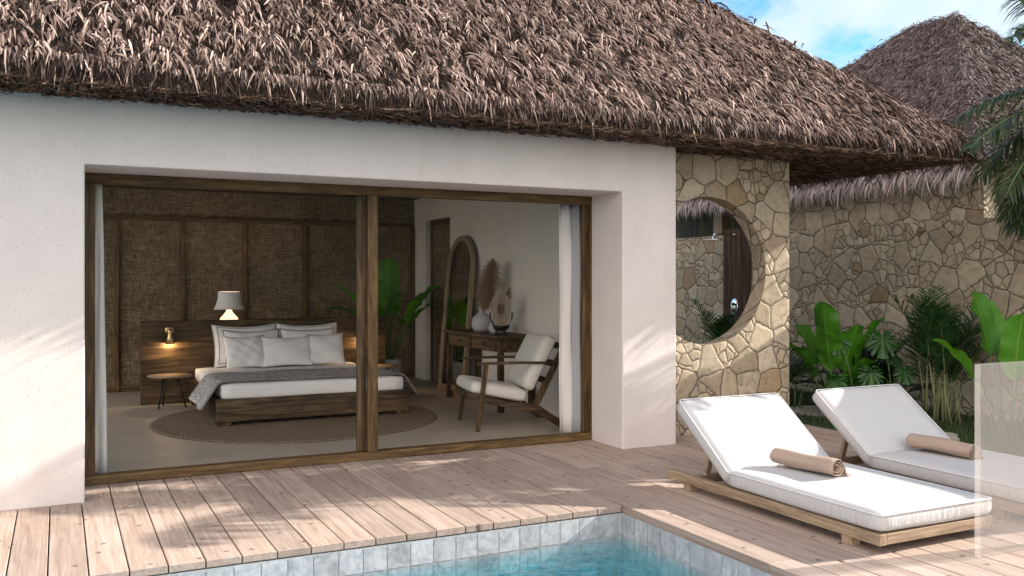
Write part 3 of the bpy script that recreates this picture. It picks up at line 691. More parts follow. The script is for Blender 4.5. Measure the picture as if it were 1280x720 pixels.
for f in ((0, 1, 2, 3), (0, 3, 4), (1, 5, 2), (4, 3, 2, 5), (6, 7, 1, 0), (6, 0, 4, 9), (6, 9, 8, 7)): mb.face(f)
rf2 = build('roof', mb, M['thatch_base'], v2); off = BASE[v2.name]
Ps, Rs = [], []
top0, top1 = (xa, yn, za), (xa, yf, za)
P, r_ = thatch_face((E0, (E0[0], y2, 3.02), top1, top0), 4200, (.06, .14), (.008, .018), clump=6, bumpy=.04, lift=(.22, .16)); Ps.append(P); Rs.append(r_)
P, r_ = thatch_face((E0, (e2, E0[1], 3.02), (xa + .02, yn, za), (xa, yn, za)), 1500, (.10, .22), (.010, .022), clump=6, lift=(.3, .2)); Ps.append(P); Rs.append(r_)
for ea, eb, nn_ in ((np.array(top0), np.array(top1), 900), (np.array(top0), np.array(E0), 1800), (np.array(top1), np.array((E0[0], y2, 3.02)), 1200), (np.array(top0), np.array((e2, E0[1], 3.02)), 1200)):
    n = nn_; t = rng.uniform(0, 1, n); hb = ea + (eb - ea) * t[:, None]; dv = np.array([-.6, -.4, -.5]); dv /= np.linalg.norm(dv)
    P = thatch_blades(hb + rng.normal(0, .04, (n, 3)), np.array([.5, -.7, 0])[None].repeat(n, 0), dv[None].repeat(n, 0), np.array([0, 0, 1.0])[None].repeat(n, 0), rng.uniform(.08, .18, n), rng.uniform(.010, .020, n), .8, rng.uniform(.05, .35, n), rng.uniform(.2, .5, n)); Ps.append(P); Rs.append(rng.beta(2, 2, n))
strips('thatch', np.concatenate(Ps), M['thatch_far'], rf2, np.concatenate(Rs), off=off)
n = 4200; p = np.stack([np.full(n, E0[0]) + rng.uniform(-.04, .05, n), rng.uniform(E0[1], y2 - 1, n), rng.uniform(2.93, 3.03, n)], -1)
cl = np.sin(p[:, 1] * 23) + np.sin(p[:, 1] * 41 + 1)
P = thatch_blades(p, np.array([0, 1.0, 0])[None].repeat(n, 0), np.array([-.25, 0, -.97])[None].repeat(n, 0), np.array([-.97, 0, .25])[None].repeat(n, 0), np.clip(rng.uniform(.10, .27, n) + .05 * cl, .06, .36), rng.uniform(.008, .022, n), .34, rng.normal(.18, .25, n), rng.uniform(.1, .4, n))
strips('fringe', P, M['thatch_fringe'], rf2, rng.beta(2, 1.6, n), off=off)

# --- outdoor shower on the garden wall
sh = thing('outdoor_shower', 'dark vertical wooden shower board on the stone wall seen through the round opening', 'shower', (XG - .05, 11.47, .2))
mb = MB()
for k in range(3): mb.rnd().box(XG - .06, XG - .004, 11.17 + k * .207, 11.17 + (k + 1) * .207 - .004, .2, 2.42)
build('board', mb, M['shower_brown'], sh, bevel=.004)
mb = MB().tube([(XG - .06, 11.5, 2.33), (XG - .46, 11.5, 2.33), (XG - .49, 11.5, 2.32), (XG - .5, 11.5, 2.29), (XG - .5, 11.5, 2.24)], .013, 8)
mb.lathe([(.035, -.006), (.035, .006)], 20, (XG - .068, 11.5, 2.33))
ar = build('shower_arm', mb, M['chrome'], sh, smooth=True)
build('shower_head', MB().lathe([(.02, .012), (.15, .008), (.155, 0), (.15, -.008), (.02, -.008)], 28, (XG - .5, 11.5, 2.235)), M['chrome'], sh, smooth=True)
mb = MB(); base = len(mb.v); pr = [(.085, 0), (.085, .012), (.078, .018), (0.001, .018)]
for r_, h in pr:
    for k in range(24): t = 2 * PI * k / 24; mb.v.append((XG - .061 - h, 11.5 + r_ * math.cos(t), 1.16 + 1.7 * r_ * math.sin(t)))
for i in range(3):
    for k in range(24): mb.face((i * 24 + k, i * 24 + (k + 1) % 24, (i + 1) * 24 + (k + 1) % 24, (i + 1) * 24 + k))
vv = build('valve_plate', mb, M['chrome'], sh, smooth=True)
for z in (1.21, 1.11): build('knob', MB().tube([(XG - .078, 11.5, z), (XG - .11, 11.5, z)], .026, 12).beam((XG - .105, 11.5, z), (XG - .105, 11.44, z), .012, .012, (1, 0, 0)), M['iron'], vv)

# --- hazy glass screen beside the loungers
gp = thing('glass_screen', 'painted-haze glass screen standing on the deck in front of the right lounger', 'glass screen', (5.1, 3.49, 0))
build('pane', MB().box(4.735, 5.50, 3.47, 3.51, .004, 1.115), M['sky_veil'], gp, bevel=.003)

# ================================================================== LOUNGERS
def cushion_mesh(mb, L, Wd, T, r=.03, nx=14, ny=22, crown=.012, seed=0):
    """boxed cushion in local x (width) y (length) z (thickness), centred, rounded"""
    rs = random.Random(seed)
    def sgrid(n, half, r):
        inner = [(-half + r) + (2 * half - 2 * r) * i / n for i in range(n + 1)]
        edge = [half - r + r * math.sin(R(a)) for a in (22.5, 45, 67.5, 90)]
        return [-e for e in edge[::-1]] + inner + edge
    bm = bmesh.new(); bmesh.ops.create_cube(bm, size=1)
    for v in bm.verts: v.co = Vector((v.co.x * Wd, v.co.y * L, v.co.z * T))
    bmesh.ops.subdivide_edges(bm, edges=[e for e in bm.edges if abs((e.verts[0].co - e.verts[1].co).z) < 1e-6], cuts=15, use_grid_fill=True)
    bmesh.ops.subdivide_edges(bm, edges=[e for e in bm.edges if abs((e.verts[0].co - e.verts[1].co).z) > 1e-4], cuts=5, use_grid_fill=True)
    hx, hy, hz = Wd / 2 - r, L / 2 - r, T / 2 - r
    base = len(mb.v)
    for v in bm.verts:
        c = v.co; q = Vector((max(-hx, min(hx, c.x)), max(-hy, min(hy, c.y)), max(-hz, min(hz, c.z)))); d = c - q
        if d.length > 1e-6: d.normalize(); c = q + d * r
        fx, fy = c.x / (Wd / 2), c.y / (L / 2)
        b = max(0, 1 - fx ** 4) * max(0, 1 - fy ** 4); z = c.z + (crown * b if c.z > 0 else 0) 
        s = (1 - (2 * c.z / T) ** 2) * .006
        x = c.x + (s if abs(fx) > .9 else 0) * (1 if fx > 0 else -1); y = c.y + (s if abs(fy) > .9 else 0) * (1 if fy > 0 else -1)
        z += .0025 * math.sin(7 * x + seed) * math.sin(5 * y + 2 * seed)
        mb.v.append((x, y, z))
    for f in bm.faces: mb.face([base + v.index for v in f.verts])
    bm.free(); return mb
def edge_loop(Wd, L, z, r=.03, n=5):
    pts = []
    for sx, sy, a0 in ((1, 1, 0), (-1, 1, 90), (-1, -1, 180), (1, -1, 270)):
        for k in range(n + 1):
            a = R(a0 + 90 * k / n); pts.append((sx * (Wd / 2 - r) + r * math.cos(a) * 1.0, sy * (L / 2 - r) + r * math.sin(a), z))
    return pts + [pts[0]]
def xform(mb, mtx, start=0):
    for i in range(start, len(mb.v)): mb.v[i] = tuple(mtx @ Vector(mb.v[i]))
LW, LY = .99, 2.06
def lounger(x, y, label):
    t = thing('sun_lounger', label, 'sun lounger', (0, 0, 0), 'white cushioned loungers on the deck')
    # local: x 0..LW, y 0(foot)..LY(head)
    for c0 in (0, LW - .06): build('side_rail', MB().rnd().box(c0, c0 + .06, .0, LY, .055, .122), W['teak_y'], t, bevel=.004)
    for c0, c1, c2 in ((.0, .05, .121), (LY - .30, LY - .25, .118), (1.25, 1.30, .116)): build('cross_rail', MB().rnd().box(.0605, LW - .0605, c0, c1, .057, c2), W['teak_x'], t, bevel=.004)
    mb = MB()
    for k in range(12): mb.rnd().box(.061, LW - .061, .09 + k * .105, .09 + k * .105 + .075, .098, .1185)
    build('slats', mb, W['teak_x'], t, bevel=.003)
    for lx in (.006, LW - .086):
        for ly in (.22, 1.78): build('leg', MB().rnd().box(lx, lx + .08, ly, ly + .08, 0, .0548), W['teak_z'], t, bevel=.004)
    # back frame + props
    a = R(38); dy, dz = math.cos(a), math.sin(a); py, pz = 1.37, .118
    mb = MB()
    for sx in (.10, LW - .10): mb.rnd().beam((sx, py, pz), (sx, py + .66 * dy, pz + .66 * dz), .05, .03, (1, 0, 0))
    for q in (.1, .25, .4, .55): mb.rnd().beam((.13, py + q * dy, pz + q * dz), (LW - .13, py + q * dy, pz + q * dz), .07, .018, (0, dy, dz))
    build('back_frame', mb, W['teak_y'], t, bevel=.003)
    for sx in (.16, LW - .16): build('prop', MB().rnd().beam((sx, py + .42 * dy, pz + .42 * dz - .01), (sx, LY - .28, .10), .045, .03, (1, 0, 0)), W['teak_y'], t, bevel=.003)
    # cushions
    mb = cushion_mesh(MB(), 1.37, LW - .01, .118, seed=1); xform(mb, Matrix.Translation((LW / 2, .683, .184)))
    sc = build('seat_cushion', mb, M['cushion_f'], t, smooth=True)
    mb = MB()
    for z in (.048,):
        mb.tube([(p_[0], p_[1], z) for p_ in edge_loop(LW + .003, 1.38, z, .035)], .0045, 5, False)
    xform(mb, Matrix.Translation((LW / 2, .683, .184))); build('piping', mb, M['seam'], sc, smooth=True)
    mt = Matrix.Translation((LW / 2, py + .015, pz + .012)) @ Matrix.Rotation(a, 4, 'X') @ Matrix.Translation((0, .375, .062))
    mb = cushion_mesh(MB(), .75, LW - .01, .112, seed=3); xform(mb, mt); bc = build('back_cushion', mb, M['cushion'], t, smooth=True)
    mb = MB().tube([(p_[0], p_[1], .045) for p_ in edge_loop(LW + .003, .76, 0, .035)], .0045, 5, False); xform(mb, mt); build('piping', mb, M['seam'], bc, smooth=True)
    t.location = (x, y, 0); return t
lounger(4.255, 3.76, 'sunlit white lounger beside the pool, whole and nearest the water')
lounger(5.655, 3.76, 'shaded white lounger nearer the garden, its foot end behind hazy glass')
def towel(x, y, z, rot, label, seed):
    rs = random.Random(seed); mb = MB(); L = .56; n = 40; m = 16
    def spiral(k, j, t):
        th = k / n * 2.6 * 2 * PI; r = .016 + .050 * k / n; w = 1 + .03 * math.sin(3 * t * PI + seed)
        r *= w; wob = .004 * math.sin(5 * th + 4 * t + seed)
        return (r + wob) * math.cos(-th + 3.8) * 1.12, (r + wob) * math.sin(-th + 3.8) * .93
    G = []
    for k in range(n + 6):
        row = []
        for j in range(m + 1):
            t = j / m; yy = -L / 2 + L * t
            if k <= n: X, Z = spiral(k, j, t)
            else:
                X, Z = spiral(n, j, t); X += (k - n) * .011; Z = min(Z, -.060) - .0 + .001 * (k - n)
            if t < .04 or t > .96: pass
            yy += (.010 * math.sin(k * .35 + seed) + (.018 * (1 - k / n))) * (1 if t > .5 else -1) * abs(2 * t - 1) ** 6 * -1
            row.append((X, yy, Z + .004 * math.sin(t * 7 + seed)))
        G.append(row)
    mb.grid(G); zmin = min(v[2] for v in mb.v); mb.v = [(a, b, c - zmin + .003) for a, b, c in mb.v]
    o = build('rolled_towel', mb, M['towel'], smooth=True, recalc=False, solid=.007, loc=None); o.location = (x, y, z); o.rotation_euler = (0, 0, rot)
    md = o.modifiers.new('sub', 'SUBSURF'); md.levels = md.render_levels = 1
    tag(o, label, 'towel', 'rolled towels on the loungers'); return o
towel(4.70, 4.80, .253, R(5), 'rolled beige towel on the sunlit lounger nearest the pool', 1)
towel(6.10, 4.80, .253, R(2), 'rolled beige towel on the shaded lounger, touching the edge of the hazy glass', 4)

# ================================================================== BEDROOM
# headboard
hb = thing('headboard', 'wide dark rustic wooden headboard wall behind the bed', 'headboard', (2.56, 12.5, 0))
mb = MB()
for z0, z1 in ((.0, .30), (.303, .56), (.563, .80), (.803, .985)): mb.rnd().box(.93, 4.19, 12.47, 12.56, z0, z1)
build('panel', mb, W['dark_x'], hb, bevel=.004)
build('ledge', MB().rnd().box(.92, 4.20, 12.455, 12.60, .987, 1.07), W['dark_x'], hb, bevel=.006)
dk = thing('console_desk', 'dark wooden desk hidden behind the headboard carrying the table lamp', 'desk', (2.3, 12.85, 0))
build('desk_top', MB().rnd().box(1.1, 3.5, 12.62, 13.15, .84, .89), W['dark_x'], dk, bevel=.004)
for x in (1.15, 3.41):
    for y in (12.65, 13.08): build('leg', MB().rnd().box(x, x + .05, y, y + .05, 0, .839), W['dark_z'], dk, bevel=.003)
def lathe_obj(name, prof, mat, parent, c, n=32): return build(name, MB().lathe(prof, n, c), mat, parent, smooth=True)
lp = thing('table_lamp', 'table lamp with pale flared shade and glowing base behind the headboard', 'lamp', (2.08, 12.85, .89))
lathe_obj('lamp_base', [(.0, 0), (.07, 0), (.105, .06), (.125, .15), (.115, .19), (.07, .24), (.04, .28), (.035, .33), (.0, .335)], M['lampbase'], lp, (2.08, 12.85, .891))
lathe_obj('lamp_shade', [(.205, 0), (.178, .05), (.155, .12), (.147, .19), (.147, .24), (.143, .24), (.143, .19), (.150, .12), (.173, .05), (.201, .0), (.205, 0)], M['shade'], lp, (2.08, 12.85, 1.20))
lathe_obj('bulb', [(0, 0), (.02, .01), (.03, .04), (.02, .07), (0, .08)], M['bulb'], lp, (2.08, 12.85, 1.26), 12)
def pointlight(name, loc, w, col, rad=.03):
    l = bpy.data.lights.new(name, 'POINT'); l.energy = w; l.color = col; l.shadow_soft_size = rad
    o = bpy.data.objects.new(name, l); COL.objects.link(o); o.location = loc; return o
pointlight('lamp_light', (2.08, 12.85, 1.38), 5, (1, .75, .5))
# bed
bed = thing('bed', 'low double bed with dark rough timber frame and white mattress', 'bed', (2.62, 11.3, 0))
mb = MB()
mb.rnd().box(1.52, 3.72, 10.2, 10.28, .055, .305); build('foot_rail', mb, W['dark_x'], bed, bevel=.01)
mb = MB(); 
for c0 in (1.525, 3.64): build('side_rail', MB().rnd().box(c0, c0 + .075, 10.282, 12.45, .06, .30), W['dark_y'], bed, bevel=.01)
for x in (1.521, 3.559):
    for y in (10.205, 12.25): build('leg', MB().rnd().box(x, x + .16, y, y + .16, 0.016 if y < 11 else 0, .0545), W['dark_z'], bed, bevel=.006)
build('slat_base', MB().box(1.605, 3.635, 10.29, 12.44, .20, .285), W['dark_y'], bed)
mb = cushion_mesh(MB(), 2.23, 2.08, .175, r=.04, crown=.01, seed=5); xform(mb, Matrix.Translation((2.62, 11.335, .375))); build('mattress', mb, M['linen'], bed, smooth=True)
# pillows
def pillow(x, y, z, w, h, th, tilt, yaw, label, piped, group='white pillows on the bed', seed=0, roll=0):
    rs = random.Random(seed); n = 26; mb = MB(); rsd = [rs.uniform(0, 6) for _ in range(6)]
    for side in (1, -1):
        G = []
        for i in range(n + 1):
            row = []
            for j in range(n + 1):
                u = -1 + 2 * j / n; v = -1 + 2 * i / n
                fu = max(0, 1 - abs(u) ** 2.6); fv = max(0, 1 - abs(v) ** 2.6); b = (fu * fv) ** .55
                px = u * w / 2 * (1 - .07 * (1 - v * v)); pz = v * h / 2 * (1 - .09 * (1 - u * u))
                sag = -.035 * h * max(0, v) * (1 - u * u)
                wr = .007 * math.sin((3 + rsd[3]) * u + rsd[0] + (rsd[4] - 3) * 1.6 * v) * math.sin((2 + rsd[5]) * v + rsd[1]) + .004 * math.sin(9 * u * v + rsd[2])
                wr *= 1 if b > .02 else 0
                row.append((px, side * (th / 2 * b + .003 + wr * min(1, b * 2)), pz + sag))
            G.append(row)
        mb.grid(G)
    o = build('pillow', mb, M['linen'], smooth=True)
    bm = bmesh.new(); bm.from_mesh(o.data); bmesh.ops.remove_doubles(bm, verts=bm.verts, dist=.0065); bmesh.ops.recalc_face_normals(bm, faces=bm.faces); bm.to_mesh(o.data); bm.free()
    o.location = (x, y, z); o.rotation_euler = (tilt, roll, yaw); tag(o, label, 'pillow', group)
    if piped:
        for sc_, nm in ((.995, 'piping'), (.86, 'piping')):
            if sc_ < .9 and piped < 2: continue
            mb = MB(); pts = []
            for k in range(97):
                s_ = k / 96 * 4; q = int(s_) % 4; f = (s_ - int(s_)) * 2 - 1
                u, v = ((f, -1), (1, f), (-f, 1), (-1, -f))[q]; u *= sc_; v *= sc_
                fu = max(0, 1 - abs(u) ** 2.6); fv = max(0, 1 - abs(v) ** 2.6); b = (fu * fv) ** .55
                pts.append((u * w / 2 * (1 - .07 * (1 - v * v)), -(th / 2 * b + .006), v * h / 2 * (1 - .09 * (1 - u * u)) - .035 * h * max(0, v) * (1 - u * u)))
            mb.tube(pts, .0035, 5, False); build(nm, mb, M['piping'], o, smooth=True, local=True)
    return o
tl = R(-20)
pillow(2.20, 12.30, .74, .86, .60, .16, tl, R(2), 'large white pillow leaning on the left half of the headboard, rearmost', 2, seed=1)
pillow(3.03, 12.30, .74, .86, .60, .16, tl, R(-2), 'large white pillow leaning on the right half of the headboard, rearmost', 2, seed=2)
pillow(2.26, 12.11, .715, .74, .52, .16, R(-24), R(3), 'white pillow with dark piped edge in the middle row at left', 1, seed=3)
pillow(2.99, 12.11, .715, .74, .52, .16, R(-24), R(-3), 'white pillow with dark piped edge in the middle row at right', 1, seed=4)
pillow(2.13, 11.93, .685, .52, .46, .14, R(-27), R(5), 'small plain white cushion at the front left of the pillows', 0, seed=5)
pillow(2.66, 11.92, .675, .66, .44, .15, R(-28), R(-1), 'plain white cushion at the front centre of the pillows', 0, seed=6)
pillow(3.16, 11.93, .685, .52, .46, .14, R(-27), R(-6), 'small plain white cushion at the front right of the pillows', 0, seed=7)
# throw
mb = MB(); G = []; nu, nv_ = 60, 16; x0, x1 = 1.575, 3.665; hangL, hangR = .34, .32; tot = hangL + (x1 - x0) + hangR
for i in range(nv_ + 1):
    v = i / nv_; row = []
    for j in range(nu + 1):
        s_ = j / nu * tot; yy = 10.27 + .98 * v + .03 * math.sin(s_ * 2.2) + .05 * (v - .5) * math.sin(s_ * 1.3)
        wv = .004 * math.sin(9 * s_ + 3 * v) + .003 * math.sin(21 * v + 4 * s_)
        if s_ < hangL:
            q = (hangL - s_); X = x0 - .02 - q * .55 - .02 * math.sin(v * 9) * q / hangL; Z = .470 - q * .80 - .05 * q * math.sin(v * 5); yy -= q * .12
        elif s_ > hangL + x1 - x0:
            q = s_ - hangL - (x1 - x0); X = x1 + .02 + q * .5 + .025 * math.sin(v * 8 + 1) * q / hangR; Z = .470 - q * .82; yy -= q * .05
        else:
            X = x0 + s_ - hangL; e = min(X - x0, x1 - X); Z = .476 + wv + .006 * (1 - math.exp(-e * 20))
        row.append((X, yy, Z + .004))
    G.append(row)
mb.grid(G)
tag(build('throw_blanket', mb, M['throw'], smooth=True, recalc=False, solid=.012), 'grey patterned throw draped across the foot of the bed', 'blanket')
# rug
mb = MB(); pr = [(.0, .014)] + [(.034 * k + .0, .014 + (.002 if k % 2 else 0)) for k in range(1, 47)] + [(1.585, .012), (1.6, .006), (1.6, .0005), (0.001, .0005)]
o = build('rug', mb.lathe(pr, 120), M['rug'], smooth=True, loc=(2.47, 10.5, 0)); tag(o, 'round braided jute rug under the bed', 'rug')
# nightstands
for x, lab in ((1.235, 'small round side table left of the bed under the brass sconce'), (3.99, 'small round side table right of the bed, mostly hidden by the door mullion')):
    t = thing('side_table', lab, 'side table', (x, 12.12, 0), 'round bedside tables')
    lathe_obj('table_top', [(0, .385), (.24, .385), (.262, .397), (.262, .407), (0, .407)], W['teak_x'], t, (x, 12.12, 0), 40)
    for k in range(3):
        a = R(90 + 120 * k + 15); build('leg', MB().tube([(x + .10 * math.cos(a), 12.12 + .10 * math.sin(a), .384), (x + .20 * math.cos(a), 12.12 + .20 * math.sin(a), 0)], [.014, .010], 10), M['iron'], t, smooth=True)
# sconces
for x, lab in ((1.27, 'brass cone wall sconce on the left of the headboard'), (3.86, 'brass cone wall sconce on the right of the headboard beside the mullion')):
    t = thing('wall_sconce', lab, 'wall lamp', (x, 12.46, .95), 'brass sconces on the headboard')
    mb = MB(); n0 = 0
    for r_, h in ((.0, .022), (.05, .022), (.056, .015), (.056, 0)):
        for k in range(24): a = 2 * PI * k / 24; mb.v.append((x + r_ * math.cos(a), 12.4535 - h, .955 + r_ * math.sin(a)))
    for i in range(3):
        for k in range(24): mb.face((i * 24 + k, i * 24 + (k + 1) % 24, (i + 1) * 24 + (k + 1) % 24, (i + 1) * 24 + k))
    build('wall_plate', mb, M['brass'], t, smooth=True)
    lathe_obj('cone_shade', [(0, .075), (.022, .07), (.028, .04), (.022, 0.01), (.03, -.03), (.058, -.12), (.054, -.12), (.026, -.03), (.012, .0)], M['brass'], t, (x, 12.39, .90), 24)
    build('arm', MB().tube([(x, 12.45, .94), (x, 12.39, .94)], .010, 8), M['brass'], t, smooth=True)
    lathe_obj('bulb', [(0, 0), (.016, .008), (.02, .03), (.012, .05)], M['bulb'], t, (x, 12.39, .80), 10)
    pointlight('sconce_light', (x, 12.385, .775), 3.2, (1, .68, .36), .025)
# curtains
def curtain(x0, x1, y, label, nf, flare, mats, amp=.035, ph=0):
    mb = MB(); G = []; n = 12 * nf; a = amp
    for i in range(13):
        z = 2.38 - (2.38 - .012) * i / 12; row = []
        for j in range(n + 1):
            u = j / n; w = 1 + flare * (i / 12); X = x0 + (x1 - x0) * u * w
            row.append((X, y + a * (1 + .3 * i / 12) * math.sin(u * nf * 2 * PI + ph) + .01 * math.sin(i * .9 + u * 9), z + .0 * i))
        G.append(row)
    mb.grid(G); return tag(build('curtain', mb, mats, smooth=True, recalc=False, solid=.006), label, 'curtain', 'curtains inside the sliding door')
curtain(.235, .31, 8.03, 'narrow white curtain gathered at the left door jamb', 1, .55, M['curtain'], .016)
curtain(4.58, 4.72, 8.10, 'off-white curtain fold at the right, beside the armchair', 1, .1, M['curtain'], .02)
curtain(4.70, 4.88, 8.02, 'grey curtain with deep folds against the right door jamb', 3, .02, M['curtain_g'], .06, 1)
# mirror leaning on the right wall
mr = thing('arched_mirror', 'tall arched mirror in wooden frame leaning on the right wall by the closet door', 'mirror', (5.1, 12.0, 0))
YC, HWd, HT_ = 11.985, .47, 2.24; lean = math.atan2(.19, HT_)
def outline(hw, h, z0, n=24):
    return [(-hw, z0), (hw, z0)] + [(hw * math.cos(PI * k / n), h - hw + hw * math.sin(PI * k / n)) for k in range(n + 1)]
def mtxm(): return Matrix.Translation((5.02, YC, 0)) @ Matrix.Rotation(lean, 4, 'Y')
o_, i_ = outline(HWd, HT_, 0), outline(HWd - .075, HT_ - .075, .09); mb = MB(); m_ = len(o_)
for pts, x in ((o_, 0), (i_, 0), (i_, .022), (o_, .045), ):
    for y, z in pts: mb.v.append((x - .045, y, z))
for q in range(4):
    for k in range(m_): k2 = (k + 1) % m_; a, b = q * m_, ((q + 1) % 4) * m_; mb.rnd().face((a + k, a + k2, b + k2, b + k))
for f in range(len(mb.r)): mb.r[f] = .6
xform(mb, mtxm()); build('frame', mb, W['teak_z'], mr)
mb = MB(); mb.v = [(-.028, y, z) for y, z in i_]; mb.face(range(m_)); xform(mb, mtxm()); build('glass', mb, M['mirror'], mr)
# console / writing desk on right wall
cd = thing('writing_desk', 'narrow dark wooden desk with two drawers against the right wall', 'desk', (5.0, 10.7, 0))
build('desk_top', MB().rnd().box(4.70, 5.235, 9.84, 11.56, .885, .925), W['dark_y'], cd, bevel=.005)
mb = MB(); mb.rnd().box(4.765, 5.23, 9.89, 11.51, .72, .884); build('apron', mb, W['dark_y'], cd, bevel=.004)
for y0 in (9.99, 10.74):
    d = build('drawer', MB().rnd().box(4.752, 4.764, y0, y0 + .68, .738, .868), W['dark_y'], cd, bevel=.003)
    build('knob', MB().tube([(4.752, y0 + .34, .80), (4.73, y0 + .34, .80)], [.011, .015], 10), M['iron'], d)
for y in (9.865, 11.465):
    for x in (4.745, 5.165): build('leg', MB().rnd().box(x, x + .068, y, y + .068, 0, .884 if False else .7195), W['dark_z'], cd, bevel=.004)
# vases etc.
ZD = .926
t = thing('vase', 'large rounded matte grey vase on the desk', 'vase', (4.98, 10.88, ZD))
lathe_obj('body', [(0, 0), (.10, 0), (.135, .05), (.14, .12), (.12, .18), (.075, .225), (.042, .245), (.036, .27), (.047, .292), (.047, .312), (.036, .312), (.03, .27), (.0, .25)], M['ceramic'], t, (4.98, 10.88, ZD), 36)
t = thing('vase', 'small squat matte grey vase next to the shell ornament', 'vase', (4.97, 10.42, ZD))
lathe_obj('body', [(0, 0), (.075, 0), (.10, .035), (.102, .08), (.085, .125), (.045, .155), (.03, .17), (.034, .19), (.026, .19), (.02, .16), (0, .15)], M['ceramic'], t, (4.97, 10.42, ZD), 32)
# pampas plumes
def plume(base, tip, n, spread, label, seed):
    t = thing('dried_pampas', label, 'dried grass', base)
    b, e = Vector(base), Vector(tip); mid = b.lerp(e, .5) + Vector((0, .03, .03))
    pts = [b.lerp(mid, k / 6) if k <= 6 else mid.lerp(e, (k - 6) / 6) for k in range(13)]
    build('stalk', MB().tube(pts, [.004] * 13, 5), M['pampas'], t, smooth=True)
    rg = np.random.default_rng(seed); tt = rg.uniform(.25, 1, n); c = np.array([tuple(b.lerp(e, float(q))) for q in tt])
    prof = np.sin(np.clip((tt - .2) / .8, 0, 1) * PI) ** .6 * spread + .006
    dirs = rg.normal(0, 1, (n, 3)); dirs[:, 2] -= .9; dirs /= np.linalg.norm(dirs, axis=1)[:, None]
    fl = rg.uniform(.45, 1.45, n); sd = np.cross(dirs, rg.normal(0, 1, (n, 3))); sd /= np.linalg.norm(sd, axis=1)[:, None]; P = np.zeros((n, 4, 2, 3))
    for r_, (q, w) in enumerate(((0, .6), (.4, 1), (.75, .8), (1.15, .1))):
        pt = c + dirs * (prof * q)[:, None] * fl[:, None]; pt[:, 2] -= q * q * .035
        P[:, r_, 0] = pt - sd * .0022 * w; P[:, r_, 1] = pt + sd * .0022 * w
    strips('plume', P, M['pampas'], t, rg.uniform(0, 1, n), off=Vector(base))
plume((4.98, 10.88, ZD + .20), (5.02, 10.62, 1.88), 2600, .17, 'tall fluffy brown pampas plume in the large grey vase', 3)
plume((4.97, 10.42, ZD + .14), (5.03, 10.15, 1.52), 900, .07, 'short thin dried plume in the small grey vase', 5)
# woven shell ornament on black stand
t = thing('shell_ornament', 'round pale woven shell ornament on a black footed stand', 'ornament', (4.93, 10.2, ZD))
SC = Vector((4.93, 10.2, ZD + .315)); mb = MB(); n = 40
for k in range(n):
    a0 = 2 * PI * (k + .12) / n; a1 = 2 * PI * (k + .88) / n; am = (a0 + a1) / 2; mb.rnd()
    def pt(r_, a, h): return tuple(SC + Vector((-.5, -.86, 0)) * h + Vector((.86, -.5, 0)) * (r_ * math.cos(a) * .78) + Vector((0, 0, r_ * math.sin(a) * 1.28)))
    b = len(mb.v); mb.v += [pt(.055, a0, .02), pt(.055, a1, .02), pt(.165, a1, .006), pt(.165, a0, .006), pt(.055, am, .03), pt(.17, am, .016)]
    for f in ((0, 4, 5, 3), (4, 1, 2, 5)): mb.face([b + q for q in f])
disc = MB(); disc.v = []
for r_, h in ((0, .0), (.06, .014), (.165, .0), (.165, -.014), (.0, -.014)):
    for k in range(32): a = 2 * PI * k / 32; disc.v.append(tuple(SC + Vector((-.5, -.86, 0)) * h + Vector((.86, -.5, 0)) * (r_ * math.cos(a) * .78) + Vector((0, 0, r_ * math.sin(a) * 1.28))))
for i in range(4):
    for k in range(32): disc.face((i * 32 + k, i * 32 + (k + 1) % 32, (i + 1) * 32 + (k + 1) % 32, (i + 1) * 32 + k))
build('disc', disc, M['shell_d'], t, smooth=True); build('ray_weave', mb, M['shell'], t)
mb = MB().lathe([(0, .04), (.075, .05), (.105, .085), (.108, .105), (.098, .105), (.07, .07), (0, .06)], 28, (4.93, 10.2, ZD))
for k in range(3): a = 2 * PI * k / 3 + .4; mb.tube([(4.93 + .05 * math.cos(a), 10.2 + .05 * math.sin(a), ZD + .055), (4.93 + .065 * math.cos(a), 10.2 + .065 * math.sin(a), ZD + .001)], .016, 8)
for s_ in (-1, 1): mb.tube([(4.93 + s_ * .073, 10.2 - s_ * .043, ZD + .10), (4.93 + s_ * .116, 10.2 - s_ * .068, ZD + .20), (4.93 + s_ * .12, 10.2 - s_ * .07, ZD + .27)], .011, 8)
build('stand', mb, M['black'], t, smooth=False)
# armchair (local: x 0 front .. .95 rear, y 0 near .. .82 far)
ch = thing('armchair', 'low wooden armchair with off-white cushions facing the bed', 'armchair', (0, 0, 0))
for y in (.03, .79):
    mb = MB().rnd()
    mb.prism([(-.11, .425), (-.10, .35), (.10, .295), (.55, .185), (.68, .20), (.72, .235), (.60, .275), (.35, .30), (.12, .36)], y - .02, y + .02)
    mb.rnd().prism([(.62, .20), (.70, .245), (.97, .055), (1.0, .0), (.93, .0), (.88, .03)], y - .0195, y + .0195)
    build('side_frame', mb, W['dark_x'], ch, bevel=.006, local=True)
    build('front_leg', MB().rnd().prism([(-.02, 0), (.025, 0), (.125, .70), (.07, .70)], y - .041 if y < .4 else y + .021, y - .021 if y < .4 else y + .041), W['dark_z'], ch, bevel=.004, local=True)
    build('armrest', MB().rnd().prism([(.00, .70), (.02, .725), (.5, .728), (.90, .715), (.90, .69), (.5, .70)], y - .028, y + .028), W['dark_x'], ch, bevel=.006, local=True)
    build('back_post', MB().rnd().prism([(.60, .215), (.70, .245), (1.06, .93), (1.0, .95)], y - .018 + (.036 if y < .4 else -.036), y + .018 + (.036 if y < .4 else -.036)), W['dark_z'], ch, bevel=.005, local=True)
mb = MB()
